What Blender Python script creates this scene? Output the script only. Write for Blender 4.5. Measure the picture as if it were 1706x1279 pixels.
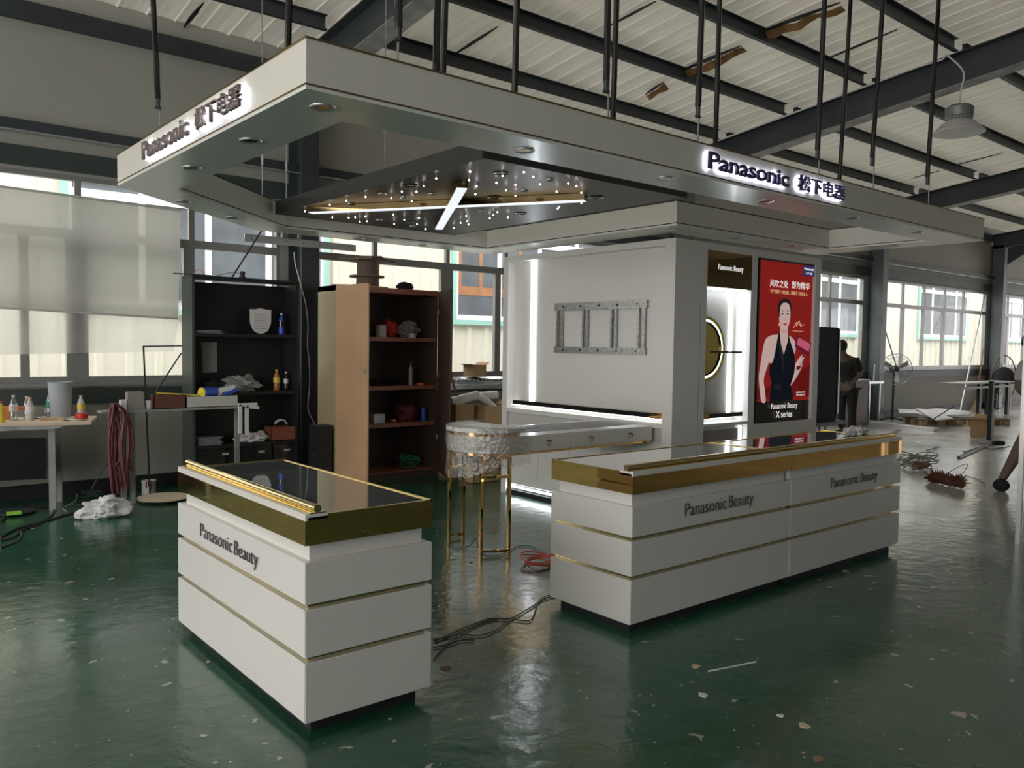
import bpy, bmesh, math, random
from mathutils import Vector, Matrix, noise
rnd = random.Random(7)
for o in list(bpy.data.objects): bpy.data.objects.remove(o)
SC = bpy.context.scene; COL = SC.collection
# ------------------------------------------------------------------ camera
F_PX, YAW, PITCH, ROLL, CAMH = 1368.0, math.radians(39.70), math.radians(2.76), math.radians(0.81), 1.6
fw = Vector((math.sin(YAW)*math.cos(PITCH), math.cos(YAW)*math.cos(PITCH), -math.sin(PITCH)))
rt = Vector((math.cos(YAW), -math.sin(YAW), 0)); up = rt.cross(fw)
r2 = math.cos(ROLL)*rt + math.sin(ROLL)*up; u2 = -math.sin(ROLL)*rt + math.cos(ROLL)*up
CAM = Vector((0, 0, CAMH))
cam = bpy.data.objects.new('camera', bpy.data.cameras.new('camera')); COL.objects.link(cam)
cam.matrix_world = Matrix(((r2.x, u2.x, -fw.x, 0), (r2.y, u2.y, -fw.y, 0), (r2.z, u2.z, -fw.z, CAMH), (0, 0, 0, 1)))
cam.data.sensor_width = 36; cam.data.lens = F_PX/1706*36; cam.data.clip_end = 300
SC.camera = cam
def P(px, py, ax, v):
    d = r2*((px-853)/F_PX) - u2*((py-639.5)/F_PX) + fw
    i = 'xyz'.index(ax); return CAM + d*((v-CAM[i])/d[i])
# ------------------------------------------------------------------ view, world
SC.view_settings.view_transform = 'Standard'; SC.view_settings.look = 'None'
SC.view_settings.exposure = 0.24; SC.view_settings.gamma = 1.0; SC.view_settings.use_curve_mapping = False
cy = SC.cycles
cy.use_denoising = True; cy.max_bounces = 8; cy.diffuse_bounces = 4; cy.glossy_bounces = 4
cy.transmission_bounces = 6; cy.transparent_max_bounces = 12; cy.sample_clamp_indirect = 6; cy.caustics_reflective = False; cy.caustics_refractive = False
W = bpy.data.worlds.new('overcast'); SC.world = W; W.use_nodes = True
wn = W.node_tree; bg = wn.nodes['Background']
tc = wn.nodes.new('ShaderNodeTexCoord'); sp = wn.nodes.new('ShaderNodeSeparateXYZ'); rp = wn.nodes.new('ShaderNodeValToRGB')
wn.links.new(tc.outputs['Generated'], sp.inputs[0]); wn.links.new(sp.outputs['Z'], rp.inputs[0]); wn.links.new(rp.outputs[0], bg.inputs[0])
rp.color_ramp.elements[0].position = 0.0; rp.color_ramp.elements[0].color = (.87, .84, .85, 1)
rp.color_ramp.elements[1].position = 1.0; rp.color_ramp.elements[1].color = (1, .975, .97, 1)
bg.inputs[1].default_value = 4.2
def portal(name, loc, rot, sx, sy):
    l = bpy.data.lights.new(name, 'AREA'); l.shape = 'RECTANGLE'; l.size = sx; l.size_y = sy; l.cycles.is_portal = True
    o = bpy.data.objects.new(name, l); COL.objects.link(o); o.location = loc; o.rotation_euler = rot
# ------------------------------------------------------------------ materials
def mat(name, col, rough=.5, metal=0., coat=0., emit=None, es=0., bump=0., bs=40., vary=0., vs=6., alpha=1., trans=0., spec=.5, col2=None, coatr=.05):
    m = bpy.data.materials.new(name); m.use_nodes = True; nt = m.node_tree; b = nt.nodes['Principled BSDF']
    b.inputs['Base Color'].default_value = (*col, 1); b.inputs['Roughness'].default_value = rough
    b.inputs['Metallic'].default_value = metal; b.inputs['Coat Weight'].default_value = coat; b.inputs['Coat Roughness'].default_value = coatr
    b.inputs['Specular IOR Level'].default_value = spec
    b.inputs['Alpha'].default_value = alpha; b.inputs['Transmission Weight'].default_value = trans
    if emit: b.inputs['Emission Color'].default_value = (*emit, 1); b.inputs['Emission Strength'].default_value = es
    t = nt.nodes.new('ShaderNodeTexCoord')
    if vary:
        n = nt.nodes.new('ShaderNodeTexNoise'); n.inputs['Scale'].default_value = vs; n.inputs['Detail'].default_value = 4
        r = nt.nodes.new('ShaderNodeValToRGB'); r.color_ramp.elements[0].position = .3; r.color_ramp.elements[1].position = .7
        c2 = col2 or tuple(c*(1-vary) for c in col)
        r.color_ramp.elements[0].color = (*c2, 1); r.color_ramp.elements[1].color = (*col, 1)
        nt.links.new(t.outputs['Object'], n.inputs['Vector']); nt.links.new(n.outputs['Fac'], r.inputs[0]); nt.links.new(r.outputs[0], b.inputs['Base Color'])
    if bump:
        n = nt.nodes.new('ShaderNodeTexNoise'); n.inputs['Scale'].default_value = bs; n.inputs['Detail'].default_value = 3
        bn = nt.nodes.new('ShaderNodeBump'); bn.inputs['Strength'].default_value = bump; bn.inputs['Distance'].default_value = .02
        nt.links.new(t.outputs['Object'], n.inputs['Vector']); nt.links.new(n.outputs['Fac'], bn.inputs['Height']); nt.links.new(bn.outputs[0], b.inputs['Normal'])
    return m
M = {}
def mk(k, *a, **kw): M[k] = mat(k, *a, **kw); return M[k]
mk('white_lacquer', (.74, .72, .67), .32, coat=.15)
mk('white_soffit', (.78, .78, .72), .30, coat=.25, bump=.03, bs=3, coatr=.15)
mk('canopy_white', (.72, .69, .61), .3)
mk('gold', (1.0, .60, .22), .035, 1.0)
mk('gold_pale', (.96, .80, .46), .06, 1.0)
mk('gold_brushed', (.80, .60, .25), .22, 1.0)
mk('bronze_mirror', (.20, .14, .07), .06, 1.0)
mk('gold_dark', (.42, .30, .14), .10, 1.0)
mk('black_gloss', (.015, .014, .013), .12, coat=.5)
mk('black_matt', (.02, .021, .023), .55, vary=.3)
mk('black_flat', (.008, .008, .009), .7, spec=.2)
mk('black_board', (.018, .019, .022), .45, vary=.35, vs=3)
mk('steel_dark', (.065, .076, .082), .45, .2, vary=.3, vs=2)
mk('steel_lit', (.15, .175, .185), .45, .1, vary=.2, vs=2)  # column steel with the light falling on it put into the colour
mk('steel_flange', (.36, .36, .33), .5, .2, vary=.5, vs=5)
mk('galv', (.58, .60, .62), .32, .85, vary=.45, vs=30)
mk('alu', (.60, .61, .62), .35, .7)
mk('frame_grey', (.30, .30, .29), .4, .3)
mk('wall_panel', (.40, .395, .34), .6, vary=.12, vs=.5)
mk('girt_green', (.045, .06, .055), .5)
mk('glass_top', (.20, .225, .235), .03, coat=1.0, coatr=.02, spec=.8)
mk('panel_dark', (.10, .088, .078), .42, .0, spec=.45)
mk('panel_side', (.045, .045, .045), .45)
mk('led', (1, 1, 1), .5, emit=(.86, .93, 1.0), es=9)
mk('led_soft', (1, 1, 1), .5, emit=(.86, .93, 1.0), es=3)
mk('led_halo', (1, 1, 1), .5, emit=(.75, .78, 1.0), es=5.5)
mk('led_bar', (1, 1, 1), .4, emit=(.88, .93, 1.0), es=.75)
mk('star', (1, 1, 1), .4, emit=(1, .92, .98), es=14)
mk('sign_letter', (.055, .045, .11), .35)
mk('sign_letter_bronze', (.22, .18, .16), .35, .4)
mk('letter_black', (.07, .065, .065), .6)
mk('letter_white', (.8, .8, .8), .5, emit=(1, 1, 1), es=.45)
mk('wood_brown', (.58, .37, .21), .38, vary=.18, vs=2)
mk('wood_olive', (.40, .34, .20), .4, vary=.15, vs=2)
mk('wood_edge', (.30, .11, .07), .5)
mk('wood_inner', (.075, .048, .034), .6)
mk('facade', (.66, .64, .54), .6, vary=.05)
mk('facade_teal', (.30, .55, .48), .5)
mk('facade_white', (.9, .9, .9), .4)
mk('facade_pane', (.16, .18, .20), .15, vary=.4, vs=1.5)
mk('facade_wood', (.42, .20, .09), .5, vary=.3)
mk('asphalt', (.45, .45, .43), .8)
mk('paper', (.72, .71, .70), .7)
mk('paper_grey', (.42, .41, .42), .7, bump=.2)
mk('card', (.50, .33, .17), .75, vary=.12)
mk('card_dark', (.28, .18, .11), .8)
mk('brown_box', (.15, .055, .038), .5)
mk('red_box', (.28, .09, .055), .5)
mk('off_white', (.55, .54, .50), .5)
mk('grey_plastic', (.40, .44, .48), .35)
mk('taupe', (.30, .26, .24), .6)
mk('red', (.55, .03, .03), .4)
mk('red_cable', (.65, .10, .07), .4)
mk('red_strap', (.15, .022, .026), .5)
mk('orange', (.75, .20, .05), .4)
mk('yellow', (.75, .60, .06), .4)
mk('blue', (.04, .10, .55), .4)
mk('green', (.06, .30, .16), .5)
mk('lime', (.35, .75, .10), .4)
mk('teal_pale', (.35, .60, .55), .4)
mk('cable_black', (.02, .02, .022), .4)
mk('cable_blue', (.03, .10, .22), .4)
mk('cable_white', (.7, .7, .68), .4)
mk('cloth_dark', (.012, .012, .014), .8)
mk('cloth_shorts', (.02, .025, .04), .8)
mk('cloth_white', (.45, .42, .38), .8)
mk('skin', (.36, .20, .13), .55)
mk('skin_shaded', (.14, .09, .062), .55)  # skin darkened in the colour for figures standing against the light
mk('hair', (.012, .010, .009), .5)
mk('lamp_grey', (.30, .31, .30), .4, .4)
mk('lamp_white', (.6, .6, .58), .4)
mk('wood_raw', (.50, .36, .20), .7, vary=.3)
mk('wood_raw_dark', (.14, .10, .07), .8)
mk('table_grey', (.36, .36, .34), .5, vary=.3)
mk('mdf', (.62, .50, .36), .7)
mk('broom_brown', (.16, .06, .035), .9)
mk('poster_red', (.20, .01, .01), .9, spec=.1, emit=(.20, .012, .010), es=.7)
mk('poster_red_dark', (.12, .01, .01), .9, spec=.1, emit=(.10, .005, .005), es=.75)
mk('poster_black', (.008, .008, .010), .25)
mk('poster_skin', (.5, .35, .3), .9, spec=.1, emit=(.80, .58, .54), es=.42)
mk('poster_skin_shade', (.6, .35, .3), .9, spec=.1, emit=(.55, .33, .30), es=.5)
mk('poster_dress', (.01, .012, .02), .9, spec=.1, emit=(.012, .016, .028), es=.2)
mk('poster_dress2', (.02, .022, .03), .9, spec=.1, emit=(.03, .035, .05), es=.25)
mk('poster_hair', (.01, .01, .01), .9, spec=.1, emit=(.02, .015, .018), es=.5)
mk('poster_lips', (.6, .05, .1), .9, spec=.1, emit=(.50, .04, .08), es=.6)
mk('poster_pink', (.6, .1, .2), .9, spec=.1, emit=(.52, .10, .17), es=.6)
mk('poster_maroon', (.1, .01, .02), .9, spec=.1, emit=(.10, .012, .03), es=.6)
mk('poster_gold', (.8, .6, .2), .9, spec=.1, emit=(.80, .50, .25), es=.7)
mk('poster_navy', (.02, .03, .15), .9, spec=.1, emit=(.02, .03, .12), es=.7)
mk('poster_white', (1, 1, 1), .9, spec=.1, emit=(1, .93, .88), es=.6)
mk('tea', (.45, .16, .05), .2, coat=.5)
mk('label_white', (.7, .7, .66), .5)
mk('mirror_gold', (.80, .66, .22), .08, 1.0)
def mix_glass(name, tint, f, rough=.02, bump=0, bs=20):
    m = bpy.data.materials.new(name); m.use_nodes = True; nt = m.node_tree; nt.nodes.clear()
    o = nt.nodes.new('ShaderNodeOutputMaterial'); mx = nt.nodes.new('ShaderNodeMixShader')
    a = nt.nodes.new('ShaderNodeBsdfTransparent'); g = nt.nodes.new('ShaderNodeBsdfGlossy')
    a.inputs[0].default_value = (*tint, 1); g.inputs['Roughness'].default_value = rough; mx.inputs[0].default_value = f
    nt.links.new(a.outputs[0], mx.inputs[1]); nt.links.new(g.outputs[0], mx.inputs[2]); nt.links.new(mx.outputs[0], o.inputs[0])
    if bump:
        t = nt.nodes.new('ShaderNodeTexCoord'); n = nt.nodes.new('ShaderNodeTexNoise'); n.inputs['Scale'].default_value = bs; n.inputs['Detail'].default_value = 5
        bn = nt.nodes.new('ShaderNodeBump'); bn.inputs['Strength'].default_value = bump; bn.inputs['Distance'].default_value = .03
        nt.links.new(t.outputs['Object'], n.inputs[0]); nt.links.new(n.outputs['Fac'], bn.inputs['Height']); nt.links.new(bn.outputs[0], g.inputs['Normal'])
    M[name] = m
mix_glass('window_glass', (.97, .98, .98), .02)
mix_glass('film', (.93, .92, .90), .30, .12, 1.0, 28)
mix_glass('bottle_clear', (.80, .83, .84), .25, .05)
def fabric(name, col, tr, tp):
    m = bpy.data.materials.new(name); m.use_nodes = True; nt = m.node_tree; nt.nodes.clear()
    o = nt.nodes.new('ShaderNodeOutputMaterial'); d = nt.nodes.new('ShaderNodeBsdfDiffuse'); t = nt.nodes.new('ShaderNodeBsdfTranslucent'); x = nt.nodes.new('ShaderNodeBsdfTransparent')
    m1 = nt.nodes.new('ShaderNodeMixShader'); m2 = nt.nodes.new('ShaderNodeMixShader')
    d.inputs[0].default_value = (*col, 1); t.inputs[0].default_value = (*col, 1)
    m1.inputs[0].default_value = tr; m2.inputs[0].default_value = tp
    nt.links.new(d.outputs[0], m1.inputs[1]); nt.links.new(t.outputs[0], m1.inputs[2]); nt.links.new(m1.outputs[0], m2.inputs[1]); nt.links.new(x.outputs[0], m2.inputs[2]); nt.links.new(m2.outputs[0], o.inputs[0])
    M[name] = m
fabric('blind_cloth', (.44, .435, .39), .5, .08)
fabric('sheer', (.66, .65, .60), .6, .30)
fabric('bag_film', (.62, .62, .62), .5, .25)
# floor: worn green epoxy, with window glare painted in as grey towards the far right
def floor_mat():
    m = bpy.data.materials.new('green_epoxy'); m.use_nodes = True; nt = m.node_tree; b = nt.nodes['Principled BSDF']; L = nt.links.new
    g = nt.nodes.new('ShaderNodeNewGeometry'); sx = nt.nodes.new('ShaderNodeSeparateXYZ'); L(g.outputs['Position'], sx.inputs[0])
    def nz(s, d=4, dist=0):
        n = nt.nodes.new('ShaderNodeTexNoise'); n.inputs['Scale'].default_value = s; n.inputs['Detail'].default_value = d; n.inputs['Distortion'].default_value = dist; L(g.outputs['Position'], n.inputs['Vector']); return n.outputs['Fac']
    def ramp(f, a, b_, c0, c1):
        r = nt.nodes.new('ShaderNodeValToRGB'); r.color_ramp.elements[0].position = a; r.color_ramp.elements[1].position = b_
        r.color_ramp.elements[0].color = c0 if len(c0) == 4 else (*c0, 1); r.color_ramp.elements[1].color = c1 if len(c1) == 4 else (*c1, 1); L(f, r.inputs[0]); return r.outputs[0]
    def mix(f, c1, c2):
        x = nt.nodes.new('ShaderNodeMix'); x.data_type = 'RGBA'
        if isinstance(f, float): x.inputs[0].default_value = f
        else: L(f, x.inputs[0])
        for i, c in ((6, c1), (7, c2)):
            if isinstance(c, tuple): x.inputs[i].default_value = (*c, 1)
            else: L(c, x.inputs[i])
        return x.outputs[2]
    base = ramp(nz(.55, 5, .4), .35, .7, (.010, .070, .034), (.022, .125, .070))
    dust = ramp(nz(2.6, 8, .5), .50, .8, (0, 0, 0), (.32, .32, .32))
    c = mix(dust, base, (.16, .20, .17))
    chips = ramp(nz(9, 2, .3), .70, .715, (0, 0, 0), (1, 1, 1)); c = mix(chips, c, (.42, .40, .35))
    spk = ramp(nz(38, 1), .755, .77, (0, 0, 0), (1, 1, 1)); c = mix(spk, c, (.5, .5, .45))
    big = ramp(nz(4.3, 3, .6), .735, .745, (0, 0, 0), (1, 1, 1)); c = mix(big, c, (.45, .38, .33))
    # window glare put into the colour as grey beyond the stand
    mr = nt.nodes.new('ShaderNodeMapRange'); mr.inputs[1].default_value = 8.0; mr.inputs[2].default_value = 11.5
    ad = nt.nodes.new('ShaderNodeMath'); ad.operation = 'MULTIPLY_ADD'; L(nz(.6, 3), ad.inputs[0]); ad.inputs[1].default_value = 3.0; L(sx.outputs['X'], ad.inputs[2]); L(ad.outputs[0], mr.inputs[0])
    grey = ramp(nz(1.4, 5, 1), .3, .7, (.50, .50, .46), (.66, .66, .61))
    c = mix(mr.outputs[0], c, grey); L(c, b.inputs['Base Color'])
    rr = ramp(nz(1.6, 8, .4), .3, .75, (.14, .14, .14), (.30, .30, .30)); L(rr, b.inputs['Roughness'])
    b.inputs['Specular IOR Level'].default_value = .75; b.inputs['Coat Weight'].default_value = .25; b.inputs['Coat Roughness'].default_value = .10
    mp = nt.nodes.new('ShaderNodeBump'); mp.inputs['Strength'].default_value = .45; mp.inputs['Distance'].default_value = .009
    L(nz(9, 6, .2), mp.inputs['Height']); L(mp.outputs[0], b.inputs['Normal']); L(mp.outputs[0], b.inputs['Coat Normal'])
    M['floor'] = m
floor_mat()
def roof_mat():
    m = bpy.data.materials.new('roof_foil'); m.use_nodes = True; nt = m.node_tree; b = nt.nodes['Principled BSDF']; L = nt.links.new
    g = nt.nodes.new('ShaderNodeNewGeometry'); mp = nt.nodes.new('ShaderNodeMapping'); mp.inputs['Scale'].default_value = (7, .8, 1); L(g.outputs['Position'], mp.inputs[0])
    n = nt.nodes.new('ShaderNodeTexNoise'); n.inputs['Scale'].default_value = 1.6; n.inputs['Detail'].default_value = 5; L(mp.outputs[0], n.inputs[0])
    r = nt.nodes.new('ShaderNodeValToRGB'); r.color_ramp.elements[0].color = (.78, .75, .64, 1); r.color_ramp.elements[1].color = (.92, .90, .80, 1); r.color_ramp.elements[0].position = .3; r.color_ramp.elements[1].position = .65
    L(n.outputs['Fac'], r.inputs[0]); L(r.outputs[0], b.inputs['Base Color']); b.inputs['Roughness'].default_value = .38
    bn = nt.nodes.new('ShaderNodeBump'); bn.inputs['Strength'].default_value = .5; bn.inputs['Distance'].default_value = .03; L(n.outputs['Fac'], bn.inputs['Height']); L(bn.outputs[0], b.inputs['Normal'])
    tl = nt.nodes.new('ShaderNodeBsdfTranslucent'); tl.inputs[0].default_value = (.95, .90, .76, 1); mx = nt.nodes.new('ShaderNodeMixShader'); mx.inputs[0].default_value = .030  # slight translucency added so daylight brightens the roof underside
    L(b.outputs[0], mx.inputs[1]); L(tl.outputs[0], mx.inputs[2]); L(mx.outputs[0], nt.nodes['Material Output'].inputs[0])
    M['roof_foil'] = m
roof_mat()
# ------------------------------------------------------------------ mesh helpers
def tag(o, label=None, cat=None, group=None, kind=None):
    if label: o['label'] = label
    if cat: o['category'] = cat
    if group: o['group'] = group
    if kind: o['kind'] = kind
    return o
def chain(p):
    m = Matrix.Identity(4)
    while p is not None: m = p.matrix_basis @ m; p = p.parent
    return m
class MB:
    def __init__(s): s.b = bmesh.new()
    def box(s, x0, y0, z0, x1, y1, z1, m=None, bev=0):
        r = bmesh.ops.create_cube(s.b, size=1.0); vs = r['verts']
        for v in vs:
            v.co = Vector(((x0+x1)/2+v.co.x*(x1-x0), (y0+y1)/2+v.co.y*(y1-y0), (z0+z1)/2+v.co.z*(z1-z0)))
        if bev:
            es = list({e for v in vs for e in v.link_edges}); q = bmesh.ops.bevel(s.b, geom=es, offset=bev, segments=2, affect='EDGES'); vs = list({v for f in q['faces'] for v in f.verts} | {v for v in vs if v.is_valid})
        if m:
            for v in vs: v.co = m @ v.co
        return s
    def cyl(s, p, q, r, r1=None, n=12, caps=True):
        p = Vector(p); q = Vector(q); r1 = r if r1 is None else r1; d = q-p
        if d.length < 1e-6: return s
        c = bmesh.ops.create_cone(s.b, cap_ends=caps, segments=n, radius1=r, radius2=max(r1, 1e-4), depth=d.length)
        mt = Matrix.Translation((p+q)/2) @ Vector((0, 0, 1)).rotation_difference(d).to_matrix().to_4x4()
        for v in c['verts']: v.co = mt @ v.co
        return s
    def bar(s, p, q, w, h):
        p = Vector(p); q = Vector(q); d = (q-p); L = d.length; d.normalize()
        ref = Vector((0, 0, 1)) if abs(d.z) < .95 else Vector((0, 1, 0))
        sd = d.cross(ref).normalized(); u = sd.cross(d)
        mt = Matrix(((sd.x, d.x, u.x, (p.x+q.x)/2), (sd.y, d.y, u.y, (p.y+q.y)/2), (sd.z, d.z, u.z, (p.z+q.z)/2), (0, 0, 0, 1)))
        return s.box(-w/2, -L/2, -h/2, w/2, L/2, h/2, mt)
    def lathe(s, prof, c, n=24, m=None):
        rings = []
        for r, z in prof:
            if r < 1e-5: rings.append([s.b.verts.new((c[0], c[1], c[2]+z))])
            else: rings.append([s.b.verts.new((c[0]+r*math.cos(2*math.pi*k/n), c[1]+r*math.sin(2*math.pi*k/n), c[2]+z)) for k in range(n)])
        for a, b in zip(rings, rings[1:]):
            for k in range(n):
                k2 = (k+1) % n
                if len(a) == 1 and len(b) == 1: continue
                if len(a) == 1: s.b.faces.new((a[0], b[k], b[k2]))
                elif len(b) == 1: s.b.faces.new((a[k], a[k2], b[0]))
                else: s.b.faces.new((a[k], a[k2], b[k2], b[k]))
        for rr, flip in ((rings[0], 1), (rings[-1], 0)):
            if len(rr) > 1: s.b.faces.new(rr[::-1] if flip else rr)
        if m:
            for rr in rings:
                for v in rr: v.co = m @ v.co
        return s
    def prism(s, pts, z0, z1):
        a = [s.b.verts.new((p[0], p[1], z0)) for p in pts]; b = [s.b.verts.new((p[0], p[1], z1)) for p in pts]; n = len(pts)
        s.b.faces.new(a[::-1]); s.b.faces.new(b)
        for k in range(n): s.b.faces.new((a[k], a[(k+1) % n], b[(k+1) % n], b[k]))
        return s
    def slab(s, pts, off):        # 3-D polygon given thickness along off
        off = Vector(off); a = [s.b.verts.new(p) for p in pts]; b = [s.b.verts.new(Vector(p)+off) for p in pts]; n = len(pts)
        s.b.faces.new(a); s.b.faces.new(b[::-1])
        for k in range(n): s.b.faces.new((a[k], b[k], b[(k+1) % n], a[(k+1) % n]))
        return s
    def tube(s, pts, r, n=6, smooth=True):
        pts = [Vector(p) for p in pts]
        if smooth and len(pts) > 2:
            q = []
            for i in range(len(pts)-1):
                p0 = pts[max(i-1, 0)]; p1 = pts[i]; p2 = pts[i+1]; p3 = pts[min(i+2, len(pts)-1)]
                for k in range(5):
                    t = k/5; q.append(.5*((2*p1)+(p2-p0)*t+(2*p0-5*p1+4*p2-p3)*t*t+(3*p1-p0-3*p2+p3)*t**3))
            q.append(pts[-1]); pts = q
        rings = []
        for i, p in enumerate(pts):
            d = (pts[min(i+1, len(pts)-1)]-pts[max(i-1, 0)])
            if d.length < 1e-7: d = Vector((0, 0, 1))
            d.normalize(); ref = Vector((0, 0, 1)) if abs(d.z) < .9 else Vector((1, 0, 0)); a = d.cross(ref).normalized(); b = d.cross(a)
            rings.append([s.b.verts.new(p+r*(a*math.cos(2*math.pi*k/n)+b*math.sin(2*math.pi*k/n))) for k in range(n)])
        for a, b in zip(rings, rings[1:]):
            for k in range(n): s.b.faces.new((a[k], a[(k+1) % n], b[(k+1) % n], b[k]))
        s.b.faces.new(rings[0][::-1]); s.b.faces.new(rings[-1]); return s
    def blob(s, c, r, amp=.35, freq=3., seed=0, sub=4, floor=None):
        q = bmesh.ops.create_icosphere(s.b, subdivisions=sub, radius=1.0)
        for v in q['verts']:
            d = v.co.normalized(); k = 1+amp*(noise.noise(d*freq+Vector((seed*7.1, seed*3.3, 0)))+.6*abs(noise.noise(d*freq*2.3+Vector((0, seed*5.7, 9)))))
            v.co = Vector((c[0]+d.x*r[0]*k, c[1]+d.y*r[1]*k, c[2]+d.z*r[2]*k))
            if floor is not None and v.co.z < floor: v.co.z = floor
        return s
    def sheet(s, p00, p10, p11, p01, n, m, amp=0., freq=3., seed=0, nrm=(0, -1, 0)):
        p00, p10, p11, p01 = map(Vector, (p00, p10, p11, p01)); g = []
        for j in range(m+1):
            row = []
            for i in range(n+1):
                u = i/n; v = j/m; p = p00.lerp(p10, u).lerp(p01.lerp(p11, u), v)
                p = p+Vector(nrm)*amp*noise.noise(p*freq+Vector((seed, 0, 0))); row.append(s.b.verts.new(p))
            g.append(row)
        for j in range(m):
            for i in range(n): s.b.faces.new((g[j][i], g[j][i+1], g[j+1][i+1], g[j+1][i]))
        return s
    def build(s, name, material, parent=None, world=True, smooth=False, auto=True):
        me = bpy.data.meshes.new(name); bmesh.ops.recalc_face_normals(s.b, faces=s.b.faces)
        s.b.to_mesh(me); s.b.free(); me.materials.append(M[material] if isinstance(material, str) else material)
        if parent is not None and world: me.transform(chain(parent).inverted())
        if smooth:
            for p in me.polygons: p.use_smooth = True
            if auto: me.set_sharp_from_angle(angle=math.radians(38))
        o = bpy.data.objects.new(name, me); COL.objects.link(o)
        if parent is not None: o.parent = parent
        return o
def thing(name, label, cat, loc=(0, 0, 0), rz=0, group=None, kind=None):
    o = bpy.data.objects.new(name, None); COL.objects.link(o); o.location = loc; o.rotation_euler = (0, 0, rz); o.empty_display_size = .1
    return tag(o, label, cat, group, kind)
def solo(mb, name, m, label, cat, group=None, smooth=False, kind=None):    # a thing that is one mesh, origin at its base
    vs = [v.co.copy() for v in mb.b.verts]
    c = Vector((sum(v.x for v in vs)/len(vs), sum(v.y for v in vs)/len(vs), min(v.z for v in vs)))
    o = mb.build(name, m, None, smooth=smooth); o.data.transform(Matrix.Translation(-c)); o.location = c
    return tag(o, label, cat, group, kind)
def struct(name, mb, m, parent=None, smooth=False):
    o = mb.build(name, m, parent, smooth=smooth)
    if parent is None: o['kind'] = 'structure'
    return o
def copy_tree(o, parent=None):
    c = o.copy(); COL.objects.link(c)
    if parent is not None: c.parent = parent
    for ch in [k for k in bpy.data.objects if k.parent == o and k != c]: copy_tree(ch, c)
    return c
def text(name, s, origin, right, upv, w, h, material, parent, depth=.004, bold=0., label=None):
    """flat lettering fitted into a w x h rectangle whose lower left corner is origin"""
    cu = bpy.data.curves.new('t', 'FONT'); cu.body = s; cu.size = 1; cu.extrude = .5; cu.offset = bold; cu.resolution_u = 4
    ob = bpy.data.objects.new('t', cu); COL.objects.link(ob); bpy.context.view_layer.update()
    me = bpy.data.meshes.new_from_object(ob.evaluated_get(bpy.context.evaluated_depsgraph_get()))
    bpy.data.objects.remove(ob)
    xs = [v.co.x for v in me.vertices]; ys = [v.co.y for v in me.vertices]; x0, x1, y0, y1 = min(xs), max(xs), min(ys), max(ys)
    right = Vector(right).normalized(); upv = Vector(upv).normalized(); nr = right.cross(upv); o = Vector(origin)
    for v in me.vertices:
        v.co = o+right*((v.co.x-x0)/(x1-x0)*w)+upv*((v.co.y-y0)/(y1-y0)*h)+nr*((v.co.z+.5)*depth)
    me.materials.clear(); me.materials.append(M[material]); me.transform(chain(parent).inverted())
    t = bpy.data.objects.new(name, me); COL.objects.link(t); t.parent = parent
    if label: t['label'] = label
    return t
def skin_body(name, nodes, edges, root, material, parent, sub=2):
    """nodes: list of (co, r); one continuous surface grown along the edges"""
    me = bpy.data.meshes.new(name); me.from_pydata([n[0] for n in nodes], edges, []); ob = bpy.data.objects.new(name+'_tmp', me); COL.objects.link(ob)
    ob.modifiers.new('s', 'SKIN'); sv = me.skin_vertices[0].data
    for i, n in enumerate(nodes):
        r = n[1] if isinstance(n[1], tuple) else (n[1], n[1]); sv[i].radius = r; sv[i].use_root = (i == root)
    sb = ob.modifiers.new('d', 'SUBSURF'); sb.levels = sub; sb.render_levels = sub
    bpy.context.view_layer.update(); m2 = bpy.data.meshes.new_from_object(ob.evaluated_get(bpy.context.evaluated_depsgraph_get()))
    bpy.data.objects.remove(ob); m2.materials.clear(); m2.materials.append(M[material]); m2.transform(chain(parent).inverted())
    for p in m2.polygons: p.use_smooth = True
    o = bpy.data.objects.new(name, m2); COL.objects.link(o); o.parent = parent; return o
def strip(pts, w):
    """outline of a polyline of half width w in 2-D"""
    L = []; R = []
    for i, p in enumerate(pts):
        a = Vector(pts[max(i-1, 0)]); b = Vector(pts[min(i+1, len(pts)-1)]); d = (b-a).normalized(); n = Vector((-d.y, d.x))
        L.append(Vector(p)+n*w); R.append(Vector(p)-n*w)
    return L+R[::-1]
# ================================================================== THE HALL
WY = 9.3                              # inside face of the window wall
COLX = [-2.64, 4.33, 11.30, 18.28, 25.20, 32.2, 39.2]
XL, XR, YF = -7.2, 46.0, -15.0
SLOPE = .125
RIDGE = -3.0
def rz(y): return 4.86+(WY-max(y, RIDGE))*SLOPE-(max(0, RIDGE-y))*SLOPE
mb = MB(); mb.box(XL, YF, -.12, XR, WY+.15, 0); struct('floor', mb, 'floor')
SILL, WTOP = 1.14, 3.24
# wall_back : lower band, upper band, piers at the columns
mb = MB(); mb.box(XL, WY, 0, XR, WY+.12, SILL); mb.box(XL, WY, WTOP, XR, WY+.12, 5.05)
for x in COLX: mb.box(x-.20, WY, SILL, x+.20, WY+.12, WTOP)
mb.box(XL, WY, SILL, COLX[0]-.2, WY+.12, WTOP); mb.box(COLX[-1]+.2, WY, SILL, XR, WY+.12, WTOP)
struct('wall_back', mb, 'wall_panel')
mb = MB()
mb.box(XL-.12, YF, 0, XL, -6, 6.3); mb.box(XL-.12, 7.5, 0, XL, WY+.12, 5.6); mb.box(XL-.12, -6, 4.6, XL, 7.5, 6.5); struct('wall_left', mb, 'wall_panel')
mb = MB(); mb.box(XR, YF, 0, XR+.12, -8, 6.3); mb.box(XR, 8.3, 0, XR+.12, WY+.12, 5.6); mb.box(XR, -8, 4.0, XR+.12, 8.3, 6.5); struct('wall_right', mb, 'wall_panel')
mb = MB(); mb.box(XL, YF-.12, 0, XR, YF, 5.6)
struct('wall_front', mb, 'wall_panel')
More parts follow.
